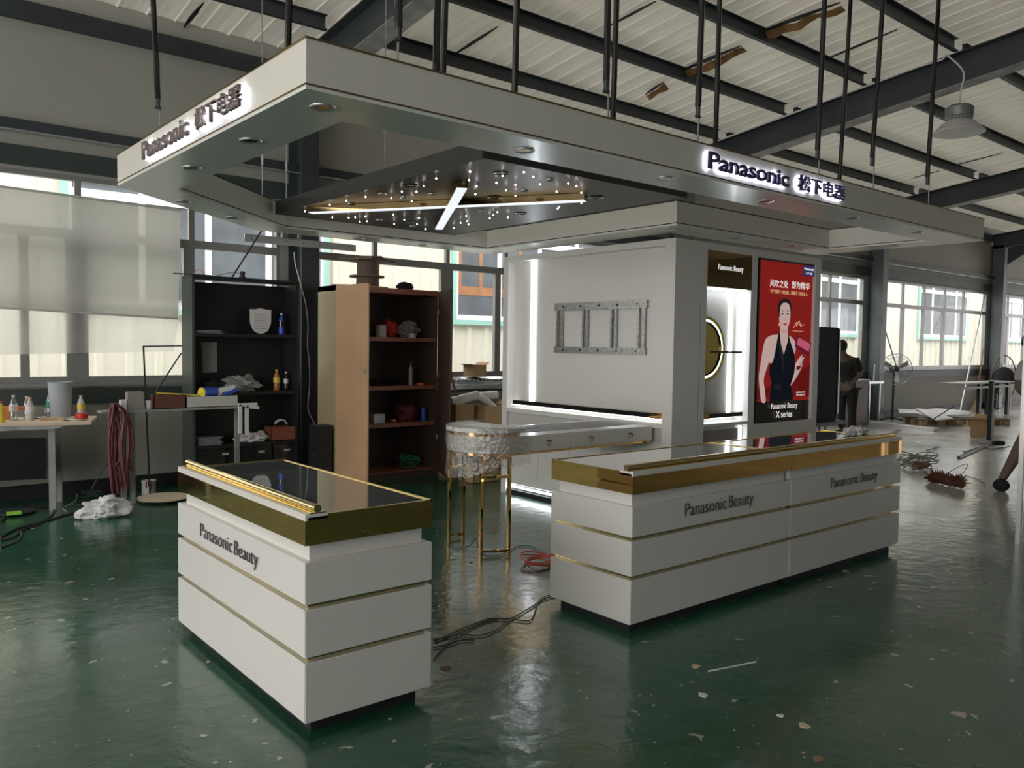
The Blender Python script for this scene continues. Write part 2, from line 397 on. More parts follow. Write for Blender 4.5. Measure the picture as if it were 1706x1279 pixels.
# roof sheets with ribs running down the slope
mb = MB(); b = mb.b
for (ya, yb) in ((WY+.12, 3.0), (3.0, RIDGE), (RIDGE, YF-.12)):
    x = XL; prev = None
    while x < XR:
        wob = .01*noise.noise(Vector((x*2, 0, 0)))
        for dx, dz in ((0, 0), (.14, .010), (.255, 0), (.265, -.012), (.275, -.012), (.285, 0)):
            xx = x+dx; n = 6; ring = []
            for k in range(n+1):
                y = ya+(yb-ya)*k/n; ring.append(b.verts.new((xx, y, rz(y)+.17+dz+wob)))
            if prev:
                for k in range(n): b.faces.new((prev[k], prev[k+1], ring[k+1], ring[k]))
            prev = ring
        x += .29
ceil_o = mb.build('ceiling', 'roof_foil'); ceil_o['kind'] = 'structure'
ceil_o.data.materials.append(mk('roof_plain', (.60, .58, .52), .5))      # added translucency kept to the visible slope, all other sheets opaque
for p in ceil_o.data.polygons:
    if p.center.y < 3.0: p.material_index = 1
# torn strips of insulation hanging from the sheets
tears = [((1010, 47), (1093, 3)), ((1128, 122), (1235, 77)), ((1256, 58), (1400, 5)), ((1075, 158), (1105, 138)), ((1375, 100), (1495, 50)), ((305, 48), (340, 5)), ((752, 95), (830, 45)), ((1586, 277), (1672, 255)), ((1520, 297), (1565, 285))]
def roofpt(px, py, dz=0):
    d = (P(px, py, 'z', 5)-CAM); # ray direction, meet plane z = rz(y)+.15
    t = (4.86+WY*SLOPE+.12+dz-CAMH)/(d.z+SLOPE*d.y); return CAM+d*t
for i, (a, c) in enumerate(tears):
    A = roofpt(*a); B = roofpt(*c); w = .05 if i in (1, 2) else .025
    mb = MB(); n = 8; s = Vector((1, 0, 0)); pts = []
    for k in range(n+1):
        p = A.lerp(B, k/n); ww = w*math.sin(math.pi*(k+.4)/(n+.8)); pts.append((p-s*ww, p+s*ww*(.6+.4*rnd.random())))
    mb.slab([p[0] for p in pts]+[p[1] for p in pts[::-1]], (0, 0, .012))
    o = mb.build('torn_gap', 'black_matt', ceil_o); o['label'] = 'dark tear in the roof lining'
    if i in (1, 2, 3):
        mb = MB(); mb.sheet(A+Vector((.02, 0, -.01)), B+Vector((.02, 0, -.01)), B+Vector((.13, 0, -.05)), A+Vector((.10, 0, -.07)), 10, 3, .05, 6, i, (0, 0, 1))
        o = mb.build('hanging_flap', 'rust' if 'rust' in M else mk('rust', (.30, .16, .05), .8, vary=.6, vs=5), ceil_o); o['label'] = 'rust brown flap of torn lining'
# columns (H section), rafters, purlins, girts
def hsec(mb, x, y0, y1, z0, z1, w=.22, t=.02):
    mb.box(x-w/2, y0, z0, x+w/2, y0+t, z1); mb.box(x-w/2, y1-t, z0, x+w/2, y1, z1); mb.box(x-.008, y0+t, z0, x+.008, y1-t, z1)
cn = ['dark steel column standing beyond the left wall, out of the picture', 'black steel column between the black bookcase and the brown wardrobe', 'dark steel column on the window wall hidden behind the display kiosk', 'blue grey steel column just right of the person in black', 'blue grey steel column beside the large fan ring at the right', 'steel column on the window wall far beyond the fan', 'farthest steel column of the window wall']
for i, x in enumerate(COLX[:5]):
    if i == 0: continue
    t = thing('steel_column', cn[i], 'column', (x, WY-.19, 0), 0, 'steel columns of the window wall')
    mb = MB(); hsec(mb, x, WY-.37, WY-.01, .02, 4.55); mb.build('shaft', 'steel_dark' if i == 1 else 'steel_lit', t)
    mb = MB(); mb.box(x-.18, WY-.42, 0, x+.18, WY-.005, .02); mb.build('base_plate', 'steel_flange', t)
rn = ['', 'dark roof beam above the left end of the lit canopy', 'long dark roof beam with a white conduit above the canopy sign', 'dark roof beam just right of the hanging bell lamp', 'black roof beam end at the far right edge', 'roof beam beyond the right edge', 'farthest roof beam']
for i, x in enumerate(COLX[:5]):
    if i == 0: continue
    t = thing('roof_beam', rn[i], 'beam', (x, WY-.2, 4.5), 0, 'sloping roof beams')
    mb = MB(); pts = []
    ya, yb = WY-.02, RIDGE
    def zt(y): return rz(y)-.012
    d0 = .42
    for xx, w, top, bot in ((x, .016, 0, 1), ):
        a = [(ya, zt(ya)-d0), (yb, zt(yb)-d0), (yb, zt(yb)), (ya, zt(ya))]
        mb.slab([(xx-.008, y, z) for y, z in a], (.016, 0, 0))
    mb.build('web', 'steel_dark', t)
    for nm, dz, m_ in (('bottom_flange', -d0, 'steel_flange'), ('top_flange', -.012, 'steel_dark')):
        mb = MB(); mb.slab([(x-.12, ya, zt(ya)+dz), (x+.12, ya, zt(ya)+dz), (x+.12, yb, zt(yb)+dz), (x-.12, yb, zt(yb)+dz)], (0, 0, -.014)); mb.build(nm, m_, t)
    mb = MB(); mb.slab([(x-.008, WY-.4, 4.0), (x-.008, WY-1.3, zt(WY-1.3)-d0-.015), (x-.008, WY-.4, zt(WY-.4)-d0-.015)], (.016, 0, 0)) if i == 4 else mb.box(x-.10, WY-.4, 4.35, x+.10, WY-.38, 4.45); mb.build('haunch', 'steel_dark', t)
PY = [8.30, 7.08, 5.85, 4.65, 3.43, 2.2, .98, -.25, -1.5, -2.8]
for k, y in enumerate(PY):
    for i in range(0, 5):
        x0, x1 = (COLX[i]+.125, COLX[i+1]-.125)
        if i == 0: x0 = XL+.02
        if k > 5 and i > 3: continue
        mb = MB(); z = rz(y)
        mb.box(x0, y-.03, z-.02, x1, y+.03, z-.005); mb.box(x0, y+.022, z-.02, x1, y+.03, z+.14); mb.box(x0, y-.03, z+.135, x1, y+.03, z+.143)
        bay = ['in the bay left of the first beam', 'in the bay over the stand', 'in the bay behind the bell lamp', 'in the bay of the right windows', 'in the far bay', 'in the farthest bay'][i]
        row = ['second purlin from the wall', 'third purlin from the wall', 'fourth purlin from the wall', 'fifth purlin from the wall', 'sixth purlin from the wall', 'seventh purlin from the wall', 'eighth purlin from the wall', 'ninth purlin from the wall', 'tenth purlin from the wall', 'eleventh purlin'][k]
        ob = mb.build('roof_purlin', 'steel_dark'); tag(ob, row+' '+bay, 'purlin', 'roof purlins')
# girts and bands along the window wall
n_tr = 0
def trim(mb, m):
    global n_tr; n_tr += 1; return struct('trim_%d' % n_tr, mb, m)
mb = MB(); mb.box(XL, WY-.09, 3.60, XR, WY-.005, 3.70); trim(mb, 'steel_dark')
mb = MB(); mb.box(XL, WY-.10, 3.585, XR, WY-.005, 3.598); trim(mb, 'alu')
mb = MB(); mb.box(XL, WY-.05, 3.27, XR, WY-.005, 3.46); trim(mb, 'girt_green')
mb = MB(); mb.box(XL, WY-.07, 4.66, XR, WY-.005, 4.84); trim(mb, 'steel_dark')
mb = MB(); mb.box(XL, WY-.04, .93, XR, WY-.002, 1.09); trim(mb, 'girt_green')
mb = MB(); mb.box(XL, WY-.03, 0, XR, WY-.002, .14); struct('baseboard_back', mb, 'black_matt')
# windows, one per bay
def win(n, x0, x1, mull_up, mull_lo):
    y0, y1 = WY+.005, WY+.065; zt_ = 2.66
    fr = MB()
    fr.box(x0, y0, SILL, x1, y1, SILL+.07); fr.box(x0, y0, WTOP-.05, x1, y1, WTOP); fr.box(x0+.04, y0+.001, zt_-.05, x1-.04, y1-.001, zt_+.04)
    fr.box(x0, y0, SILL+.07, x0+.05, y1, WTOP-.05); fr.box(x1-.05, y0, SILL+.07, x1, y1, WTOP-.05)
    for x in mull_up: fr.box(x-.03, y0+.003, zt_+.035, x+.03, y1-.003, WTOP-.045)
    for x, w in mull_lo: fr.box(x-w, y0-.004, SILL+.07, x+w, y1-.004, zt_-.05)
    o = struct('window_%d' % n, fr, 'frame_grey')
    g = MB(); g.box(x0+.05, WY+.03, SILL+.07, x1-.05, WY+.036, WTOP-.05); g.build('pane', 'window_glass', o)
    s = MB(); s.box(x0-.02, WY-.05, SILL-.03, x1+.02, WY+.1, SILL); s.build('sill', 'frame_grey', o)
    portal('daylight_portal', ((x0+x1)/2, WY+.11, (SILL+WTOP)/2), (math.radians(-90), 0, 0), x1-x0, WTOP-SILL)
X = lambda px, py: P(px, py, 'y', WY).x
bays = [(COLX[i]+.2, COLX[i+1]-.2) for i in range(6)]
win(1, bays[0][0], bays[0][1], [X(130, 300), X(320, 360), -.2, -1.4], [(X(42, 600), .04), (X(130, 600), .10), (X(316, 600), .06), (-.2, .05), (-1.4, .05)])
win(2, bays[1][0], bays[1][1], [X(626, 430), X(747, 430), X(844, 430), 9.6], [(X(628, 480), .035), (X(745, 480), .10), (X(829, 560), .05), (9.7, .05)])
win(3, bays[2][0], bays[2][1], [12.8, 14.1, 15.4, X(1385, 470)], [(12.8, .05), (14.1, .05), (15.4, .05), (X(1383, 520), .05)])
win(4, bays[3][0], bays[3][1], [X(1507, 480), X(1542, 490), X(1576, 500), X(1607, 500)], [(X(1504, 560), .06), (X(1538, 560), .04), (X(1572, 560), .06), (X(1603, 560), .04)])
win(5, bays[4][0], bays[4][1], [26.6, 27.9, 29.2, 30.6], [(26.6, .06), (27.9, .05), (29.2, .05), (30.6, .05)])
win(6, bays[5][0], bays[5][1], [33.6, 34.9, 36.2, 37.6], [(33.6, .06), (34.9, .05), (36.2, .05), (37.6, .05)])
portal('door_portal', (XL-.1, .75, 2.3), (0, math.radians(-90), 0), 4.6, 13.5)
portal('right_portal', (XR+.1, .15, 2.0), (0, math.radians(90), 0), 4.0, 16.3)
# roller blind and sheer sheet on the left window
t = thing('roller_blind', 'long grey roller blind covering the upper left window', 'blind', (1.0, WY-.1, 2.9))
a, b_, c, d = P(-60, 304, 'y', WY-.12), P(301, 352, 'y', WY-.12), P(297, 530, 'y', WY-.12), P(-60, 508, 'y', WY-.12)
mb = MB(); mb.sheet(d, c, b_, a, 40, 12, .012, 1.6, 3); mb.build('cloth', 'blind_cloth', t, smooth=True)
mb = MB(); mb.bar(a+Vector((0, 0, .01)), b_+Vector((0, 0, .01)), .02, .02); mb.build('top_rail', 'off_white', t)
mb = MB(); mb.bar(d+Vector((0, 0, -.005)), c+Vector((0, 0, -.005)), .015, .02); mb.build('bottom_rail', 'off_white', t)
mb = MB(); mb.sheet(P(-60, 592, 'y', WY-.03), P(290, 585, 'y', WY-.03), P(304, 500, 'y', WY-.03), P(-60, 480, 'y', WY-.03), 40, 10, .02, 4, 5)
solo(mb, 'sheer_curtain', 'sheer', 'thin white sheer sheet hanging below the grey roller blind', 'curtain', smooth=True)
# ================================================================== OUTSIDE
mb = MB(); mb.box(-40, WY+.14, -.2, 90, 60, -.1); struct('floor_yard', mb, 'asphalt')
bd = thing('factory_building', 'cream corrugated factory building across the yard seen through the windows', 'building', (20, 14.6, -.1))
mb = MB(); b = mb.b
x = -30; prev = None; FY = 14.0
while x < 80:
    for dx, dy in ((0, 0), (.30, 0), (.33, -.04), (.42, -.04), (.45, 0)):
        r_ = [b.verts.new((x+dx, FY+dy, -.1)), b.verts.new((x+dx, FY+dy, 5.6))]
        if prev: b.faces.new((prev[0], r_[0], r_[1], prev[1]))
        prev = r_
    x += .45
q = mb.build('cladding', 'facade', bd); so = q.modifiers.new('t', 'SOLIDIFY'); so.thickness = .1; so.offset = -1
mb = MB(); mb.box(-30, FY-.1, 5.6, 80, FY+4, 5.8); mb.build('eaves', 'facade_white', bd)
for k, (x0, x1, wood) in enumerate([(2.8, 7.0, 0), (10.0, 14.6, 1), (21.8, 26.6, 0), (31.2, 35.4, 0), (38, 42.5, 0), (45.0, 49.0, 0)]):
    z0, z1 = 2.10, 4.6
    mb = MB(); mb.box(x0-.1, FY-.12, z0-.1, x1+.1, FY-.05, z0); mb.box(x0-.1, FY-.12, z0, x0, FY-.05, z1+.1); mb.box(x1, FY-.12, z0, x1+.1, FY-.05, z1+.1); mb.box(x0, FY-.12, z1, x1, FY-.05, z1+.1)
    w = mb.build('window', 'facade_teal', bd)
    mb = MB(); n = 4
    for i in range(n+1):
        xx = x0+(x1-x0)*i/n; mb.box(xx-.05, FY-.11, z0, xx+.05, FY-.06, z1)
    mb.box(x0+.002, FY-.108, z0+.001, x1-.002, FY-.062, z0+.1); mb.box(x0+.002, FY-.108, 3.75, x1-.002, FY-.062, 3.88); mb.box(x0+.002, FY-.108, 3.98, x1-.002, FY-.062, 4.02); mb.build('sash', 'facade_white', w)
    mb = MB(); mb.box(x0, FY-.075, z0, x1, FY-.065, z1); mb.build('pane', 'facade_pane', w)
    if wood:
        mb = MB()
        for i in range(9):
            xx = x0+.1+(x1-x0-.2)*i/8; mb.box(xx-.045, FY-.085, 2.72, xx+.045, FY-.076, 3.7)
        mb.box(x0+.01, FY-.083, 2.62, x1-.01, FY-.077, 2.80); mb.box(x0+.01, FY-.083, 3.15, x1-.01, FY-.077, 3.19); mb.build('inner_shutters', 'facade_wood', w)
# ================================================================== COUNTERS
def counter(name, label, lx, ly, rzd, L, D, textside, cat='counter', glow=None):
    """local frame: long face = y 0 side (faces -y), x from 0 to L, depth D along +y"""
    t = thing(name, label, cat, (lx, ly, 0), math.radians(rzd))
    def bld(mb, nm, m, par=t, **k): return mb.build(nm, m, par, world=False, **k)
    mb = MB(); mb.box(.05, .05, 0, L-.05, D-.05, .06); bld(mb, 'plinth', 'black_matt')
    mb = MB(); mb.box(.03, .03, .045, L-.03, D-.03, .07); bld(mb, 'plinth_trim', 'white_lacquer')
    for z0, z1 in ((.06, .305), (.328, .522), (.545, .715)):
        mb = MB(); mb.box(0, 0, z0, L, D, z1, bev=.003); bld(mb, 'body_panel', 'white_lacquer')
    for z0, z1 in ((.300, .333), (.517, .550)):
        mb = MB(); mb.box(.022, .022, z0, L-.022, D-.022, z1); o = bld(mb, 'gold_groove', 'gold_pale'); o['label'] = 'mirror gold strip in the groove'
    mb = MB(); mb.box(.035, .035, .71, L-.035, D-.035, .79); bld(mb, 'neck', 'white_lacquer')
    mb = MB(); mb.box(0, 0, .785, L, .012, .885); mb.box(0, D-.012, .785, L, D, .898); mb.box(0, .012, .785, .012, D-.012, .898); mb.box(L-.012, .012, .785, L, D-.012, .898); mb.box(.012, .012, .785, L-.012, D-.012, .79)
    o = bld(mb, 'gold_band', 'gold'); o['label'] = 'polished gold band'
    mb = MB(); mb.box(0, 0, .885, L, .10, .912, bev=.002); bld(mb, 'top_rail', 'white_lacquer')
    mb = MB(); mb.box(.012, .10, .885, L-.012, D-.012, .902); o = bld(mb, 'glass_top', 'glass_top'); o['label'] = 'dark reflective glass top'
    mb = MB(); mb.box(0, .10, .898, .012, D, .906); mb.box(L-.012, .10, .898, L, D, .906); mb.box(0, D-.012, .898, L, D, .906); bld(mb, 'edge_trim', 'gold_brushed')
    mb = MB(); mb.cyl((.002, .055, .929), (L-.002, .055, .929), .017, n=16); mb.box(0, .02, .911, L, .09, .9155)
    o = bld(mb, 'rod', 'gold_pale', smooth=True); o['label'] = 'round polished gold rod'
    return t
def ctext(t, s, x0, x1, z0, z1, m='letter_black'):
    Mx = chain(t); o = Mx @ Vector((x0, -.0045, z0)); r = Mx.to_3x3() @ Vector((1, 0, 0))
    a_, b_ = s.split(); w = x1-x0; h = z1-z0
    text('lettering', a_, o+Vector((0, 0, h*.24)), r, (0, 0, 1), w*.588, h*.76, m, t, depth=.004, bold=-.014)
    text('lettering', b_, o+r*(w*.628), r, (0, 0, 1), w*.372, h, m, t, depth=.004, bold=-.014)
# left counter: long face looks to -x ; near corner (1.44,3.01)
LCL = 1.56
t1 = counter('display_counter', 'white gold-banded counter standing alone at the left front', 1.44, 3.01+LCL, -90, LCL, .61, 1)
ctext(t1, 'Panasonic Beauty', .37, 1.10, .580, .668)
t2 = counter('display_counter', 'white gold-banded counter at right front, near end under the canopy sign', 3.37, 3.01, 0, 1.575, .66, 1)
ctext(t2, 'Panasonic Beauty', .45, 1.13, .586, .688)
t3 = counter('display_counter', 'white gold-banded counter joined to the far right end of another', 4.948, 3.01, 0, 1.575, .66, 1)
ctext(t3, 'Panasonic Beauty', .50, 1.18, .590, .684)
# ================================================================== CANOPY
ZB, ZT = 2.58, 2.78
CO = [(1.44, 3.01), (7.95, 3.01), (7.95, 4.64), (5.60, 4.64), (5.60, 7.12), (2.93, 7.12), (1.44, 5.73)]
CI = [(1.77, 3.35), (7.62, 3.35), (7.62, 4.30), (5.27, 4.30), (5.27, 6.79), (3.06, 6.79), (1.77, 5.59)]
can = thing('display_canopy', 'white suspended canopy ring with lit shop signs over the stand', 'canopy', (1.44, 3.01, ZB))
n = 7
def seg_off(p, q, d):      # inward normal for a CCW ring
    v = (Vector(q)-Vector(p)).normalized(); return Vector((-v.y, v.x))*d
def mitre(ring, i, d):
    a_, b_, c_ = Vector(ring[i-1]), Vector(ring[i]), Vector(ring[(i+1) % len(ring)]); u = (b_-a_).normalized(); v = (c_-b_).normalized()
    n1 = Vector((-u.y, u.x)); n2 = Vector((-v.y, v.x)); return b_+(n1+n2)*(d/(1+n1.dot(n2)))
for k in range(n):
    p, q = CO[k], CO[(k+1) % n]; pi, qi = CI[k], CI[(k+1) % n]
    mb = MB(); mb.prism([p, q, qi, pi], ZB, ZB+.015); o = mb.build('soffit', 'white_soffit', can)
    m1, m2 = mitre(CO, k, .015), mitre(CO, (k+1) % n, .015); mb = MB(); mb.prism([p, q, m2, m1], ZB+.018, ZT-.008); mb.build('outer_fascia', 'canopy_white', can)
    m1, m2 = mitre(CI, k, -.015), mitre(CI, (k+1) % n, -.015); mb = MB(); mb.prism([pi, qi, m2, m1], ZB+.018, ZT-.008); mb.build('inner_fascia', 'canopy_white', can)
    ring = [mitre(CO, k, -.004), mitre(CO, (k+1) % n, -.004), mitre(CO, (k+1) % n, .02), mitre(CO, k, .02)]
    mb = MB(); mb.prism(ring, ZB+.0155, ZB+.0215); mb.prism(ring, ZT-.008, ZT)
    o = mb.build('gold_trim', 'gold_dark', can); o['label'] = 'thin gold edge trim'
    ring = [mitre(CI, k, .003), mitre(CI, (k+1) % n, .003), mitre(CI, (k+1) % n, -.02), mitre(CI, k, -.02)]
    mb = MB(); mb.prism(ring, ZB+.0155, ZB+.021); mb.prism(ring, ZT-.006, ZT)
    mb.build('inner_trim', 'black_gloss', can)
# recessed downlights
for px, py in [(538, 178), (418, 234), (320, 279), (873, 250), (1107, 297), (1275, 335), (1418, 363), (1525, 387), (306, 335), (388, 362), (598, 397), (706, 408), (1487, 409), (1113, 381), (1224, 395.5), (1317, 409)]:
    c = P(px, py, 'z', ZB)
    mb = MB(); mb.lathe([(.034, -.001), (.052, -.007), (.056, -.001), (.056, .001), (.034, .001)], c, 28); f = mb.build('downlight', 'alu', can, smooth=True)
    mb = MB(); mb.lathe([(.0, -.0012), (.034, -.0016), (.034, .0006), (0, .0006)], c, 20); l = mb.build('lens', 'gold_dark', f, smooth=True)
# halo-lit letters
def sign(o, r, w1, w2, gap, h, mletter, nrm, asc=1.0):
    r = Vector(r); nrm = Vector(nrm); o = Vector(o)
    for s, x0, w, hh, bold in (('Panasonic', 0, w1, h, .022), ('松下电器', w1+gap, w2, h*1.02, 0)):
        q = o+r*x0
        text('sign_lettering', s, q+nrm*.022, r, (0, 0, 1), w, hh, mletter, can, depth=.016, bold=bold, label=('dark raised letters ' if s[0] == 'P' else 'dark raised characters ')+'glowing from behind')
        if s[0] != 'P':
            for dx, dn in ((-.0022, .0222), (.0022, .0224)): text('sign_lettering', s, q+r*dx+nrm*dn, r, (0, 0, 1), w, hh, mletter, can, depth=.016)
        text('sign_glow', s, q+nrm*.006, r, (0, 0, 1), w, hh, 'led_halo', can, depth=.012, bold=bold*1.2, label='white glow behind the letters')
sL = P(1180, 293, 'y', 2.98); sM = P(1313, 318, 'y', 2.98); sK = P(1330, 326, 'y', 2.98); sR = P(1406, 344, 'y', 2.98)
sign((sL.x, 3.01, 2.632), (1, 0, 0), sM.x-sL.x, sR.x-sK.x, sK.x-sM.x, .098, 'sign_letter', (0, -1, 0))
a = P(238, 262, 'x', 1.41).y; b_ = P(314, 230, 'x', 1.41).y; c = P(326, 220, 'x', 1.41).y; d = P(401, 180, 'x', 1.41).y
sign((1.44, a, 2.632), (0, -1, 0), a-b_, c-d, b_-c, .098, 'sign_letter_bronze', (-1, 0, 0))
# hanging star ceiling with a light cross
PZ = 2.66
pn = thing('star_ceiling', 'dark hanging ceiling panel with tiny star lights and a glowing cross', 'ceiling panel', (2.90, 3.76, PZ))
PX0, PY0, PX1, PY1 = 2.89, 3.76, 4.71, 6.60
mb = MB(); mb.box(PX0, PY0, PZ, PX1, PY1, PZ+.012); mb.build('panel', 'panel_dark', pn)
mb = MB(); mb.box(PX0-.004, PY0-.004, PZ-.002, PX1+.004, PY0+.008, PZ+.105); mb.box(PX0-.004, PY1-.008, PZ-.002, PX1+.004, PY1+.004, PZ+.105); mb.box(PX0-.004, PY0, PZ-.002, PX0+.008, PY1, PZ+.105); mb.box(PX1-.008, PY0, PZ-.002, PX1+.004, PY1, PZ+.105); mb.build('rim', 'panel_side', pn)
stars = [(207, 372), (300, 335), (418, 318), (515, 298), (645, 305), (699, 272), (749, 320), (773, 272), (811, 243), (758, 352), (823, 350), (838, 342), (873, 205), (1045, 170), (1040, 213), (1078, 245), (1072, 285), (1178, 227), (1210, 192), (1275, 237), (1275, 292), (1228, 265), (1339, 168), (1366, 197), (1400, 235), (1543, 230), (1585, 243), (1609, 277), (1610, 330), (1485, 272), (1361, 325), (1404, 330), (1497, 350), (346, 402), (429, 404), (462, 402), (486, 424), (514, 398), (522, 422), (624, 360), (655, 388), (660, 436), (711, 415), (786, 405), (776, 437), (820, 462), (963, 456), (997, 430), (1025, 395), (1030, 422), (1037, 438), (1145, 407), (1163, 390), (1184, 376), (1237, 402), (1490, 358), (398, 362)]
s0 = None
for zx, zy in stars:
    p = P(440+zx*.3283, 230+zy*.3283, 'z', PZ-.03); p.x = min(max(p.x, PX0+.03), PX1-.03); p.y = min(max(p.y, PY0+.03), PY1-.03)
    mb = MB(); mb.cyl((p.x, p.y, p.z), (p.x, p.y, PZ), .0012, n=4); st = mb.build('star_light', 'alu', pn)
    mb = MB(); mb.blob(p, (.006, .006, .006), 0, sub=1); mb.build('bulb', 'star', st)
for zx, zy, kind in [(740, 238, 1), (1203, 175, 1), (1168, 298, 1), (1302, 380, 1), (730, 425, 1), (1690, 297, 1), (620, 330, 0), (600, 281, 0), (710, 298, 0), (852, 283, 0), (438, 332, 0), (1450, 210, 0), (1318, 265, 0), (583, 413, 0), (752, 445, 0), (1238, 330, 0), (1105, 370, 0)]:
    p = P(440+zx*.3283, 230+zy*.3283, 'z', PZ)
    if not (PX0+.06 < p.x < PX1-.06 and PY0+.06 < p.y < PY1-.06): continue
    r = .052 if kind else .03
    mb = MB(); mb.lathe([(r*.6, -.001), (r*.9, -.008), (r, -.004), (r, 0), (r*.6, 0)], p, 24); f = mb.build('spotlight', 'black_gloss' if kind else 'alu', pn, smooth=True)
    mb = MB(); mb.lathe([(0, -.002), (r*.6, -.002), (r*.6, -.0005), (0, -.0005)], p, 20); mb.build('lens', 'label_white', f)
def crossbar(p, q, w):
    p = Vector(p); q = Vector(q); d = (q-p).normalized(); s = Vector((-d.y, d.x, 0))
    mb = MB(); mb.bar(p+Vector((0, 0, .035)), q+Vector((0, 0, .035)), w, .045); o = mb.build('cross_bar', 'gold_dark', pn); o['label'] = 'gold light bar with a glowing white underside'
    mb = MB(); mb.bar(p+d*.01+Vector((0, 0, .010)), q-d*.01+Vector((0, 0, .010)), w*.86, .006); mb.build('diffuser', 'led_bar', o)
zz = PZ-.060
crossbar(P(516, 357, 'z', zz), P(976, 337, 'z', zz), .075)
A = P(731, 384, 'z', zz); B = P(770, 316, 'z', zz)
crossbar(A, B, .075)
# ================================================================== SUSPENSION RODS
def rod(label, kind, top, mid, bot, x=None, y=None):
    ax, v = ('y', y) if y else ('x', x)
    T = P(*top, ax, v); Bt = P(*bot, ax, v); q = Vector((Bt.x, Bt.y, ZT-.02 if Bt.z < ZT+.5 else Bt.z))
    Tz = rz(T.y)+.0; d = (T-Bt).normalized(); T2 = Bt+d*((Tz-Bt.z)/d.z)
    t = thing('hanging_rod', label, 'rod', tuple(q), 0, 'rods hanging the canopy from the roof')
    if kind == 'full':
        mb = MB(); mb.cyl(q, T2, .016, n=8); mb.build('tube', 'black_gloss', t, smooth=True)
    else:
        Mi = P(*mid, ax, v)
        mb = MB(); mb.cyl(Mi, T2, .018, n=8); mb.build('tube', 'black_gloss', t, smooth=True)
        mb = MB(); mb.cyl(q, Mi+(T2-Mi).normalized()*.25+Vector((.02, 0, 0)), .005, n=6); mb.build('threaded_rod', 'galv', t)
        mb = MB(); mb.cyl(Mi-Vector((0, 0, .06)), Mi+Vector((0, 0, .01)), .014, n=8); mb.cyl(Mi-Vector((.02, 0, .055)), Mi-Vector((-.02, 0, .055)), .009, n=6); mb.build('clamp', 'steel_dark', t)
rod('black hanging rod with thin wire over the left canopy sign', 'two', (256, 0), (263, 165), (266, 205), x=1.62)
rod('black hanging rod ending at the left corner of the canopy', 'full', (480, 0), None, (478, 72), x=1.60)
rod('thin rod hanging just right of the canopy corner, joined high up', 'two', (661, 0), (664, 45), (661, 98), y=3.10)
rod('thickest black hanging rod, left of a close pair above the fascia', 'full', (729, 0), None, (726, 118), y=3.08)
rod('black hanging rod, right of a close pair near the roof beam', 'full', (741, 0), None, (737, 120), y=3.20)
rod('lone short-looking black rod above the middle of the long fascia', 'full', (861, 0), None, (857, 150), y=3.20)
rod('black rod with thin threaded end, left of the middle pair', 'two', (1016, 0), (1010, 135), (1013, 193), y=3.08)
rod('plain black rod, right of the middle pair', 'full', (1027, 0), None, (1021, 195), y=3.20)
rod('black rod with clamp and thin end above the sign, left of a plain one', 'two', (1171, 0), (1163, 178), (1162, 232), y=3.08)
rod('plain black rod above the first letter of the right sign', 'full', (1199, 0), None, (1192, 239), y=3.20)
rod('black rod with thin end above the last sign characters', 'two', (1376, 0), (1362, 250), (1364, 285), y=3.08)
rod('plain black rod right of the last sign characters', 'full', (1417, 0), None, (1398, 298), y=3.20)
rod('black rod with thin end crossing the roof beam right of the sign', 'two', (1474, 0), (1453, 262), (1455, 310), y=3.08)
rod('rightmost black rod, beside the bell lamp', 'two', (1566, 0), (1545, 295), (1547, 337), y=3.08)
for lb, px, py0, py1, y in (('thin silver rod inside the ring, left one of two', 437, 257, 325, 6.0), ('thin silver rod with clamp inside the ring, before the steel column', 476, 245, 330, 6.45), ('thin wire hanging to the left rim of the dark star ceiling', 641, 222, 276, 5.1)):
    p = P((437, 477, 641)[(437, 476, 641).index(px)], py1, 'y', y); q0 = Vector((p.x, p.y, rz(y)))
    t = thing('hanging_wire', lb, 'wire', tuple(p), 0, 'thin wires inside the canopy ring')
    mb = MB(); mb.cyl(p, q0, .0045, n=6); mb.build('wire', 'galv', t)
    mb = MB(); mb.cyl(p+Vector((0, 0, .22)), p+Vector((0, 0, .30)), .010, n=6); mb.build('clamp', 'galv', t)
# ================================================================== KIOSK
KX, KY, KX1, KY1, KZ = 5.575, 4.55, 7.92, 6.88, 2.53
k = thing('display_kiosk', 'white display kiosk with lit niches and a red poster lightbox', 'kiosk', (KX, KY, 0))
mb = MB()   # left wall frame round the big niche
ny0, ny1, nz0, nz1 = 4.66, 6.80, .955, 2.475
mb.box(KX, KY1-.08, 0, KX+.45, KY1, KZ); mb.box(KX, KY, 0, KX+.10, KY+.11, KZ); mb.box(KX+.0, KY+.11, nz1, KX+.45, KY1-.08, KZ)
mb.build('left_frame', 'white_lacquer', k)
mb = MB(); mb.box(KX+.10, KY+.10, .9, KX+.115, KY1-.08, nz1); mb.build('back_panel', 'white_lacquer', k)
bx = KX+.10
mb = MB(); mb.box(bx-.012, 6.47, 1.0, bx, 6.53, nz1); o = mb.build('light_strip', 'led', k); o['label'] = 'upright white light strip'
mb = MB(); mb.box(KX+.0, 4.80, .968, KX+.10, 6.70, 1.012); mb.build('shelf', 'black_gloss', k)
mb = MB(); mb.box(KX-.004, 4.69, .966, KX+.10, 4.80, 1.014); o = mb.build('shelf_end', 'gold', k); o['label'] = 'gold end of the black shelf'
mb = MB(); mb.box(KX+.03, 4.69, .955, KX+.06, 6.76, .964); mb.build('light_strip', 'led_soft', k)
mb = MB(); mb.box(KX, KY+.11, .88, KX+.42, KY1-.08, .925); mb.build('ledge', 'white_lacquer', k)
mb = MB(); mb.box(KX+.05, KY+.11, .10, KX+.42, KY1-.08, .88); mb.build('cabinet_body', 'white_lacquer', k)
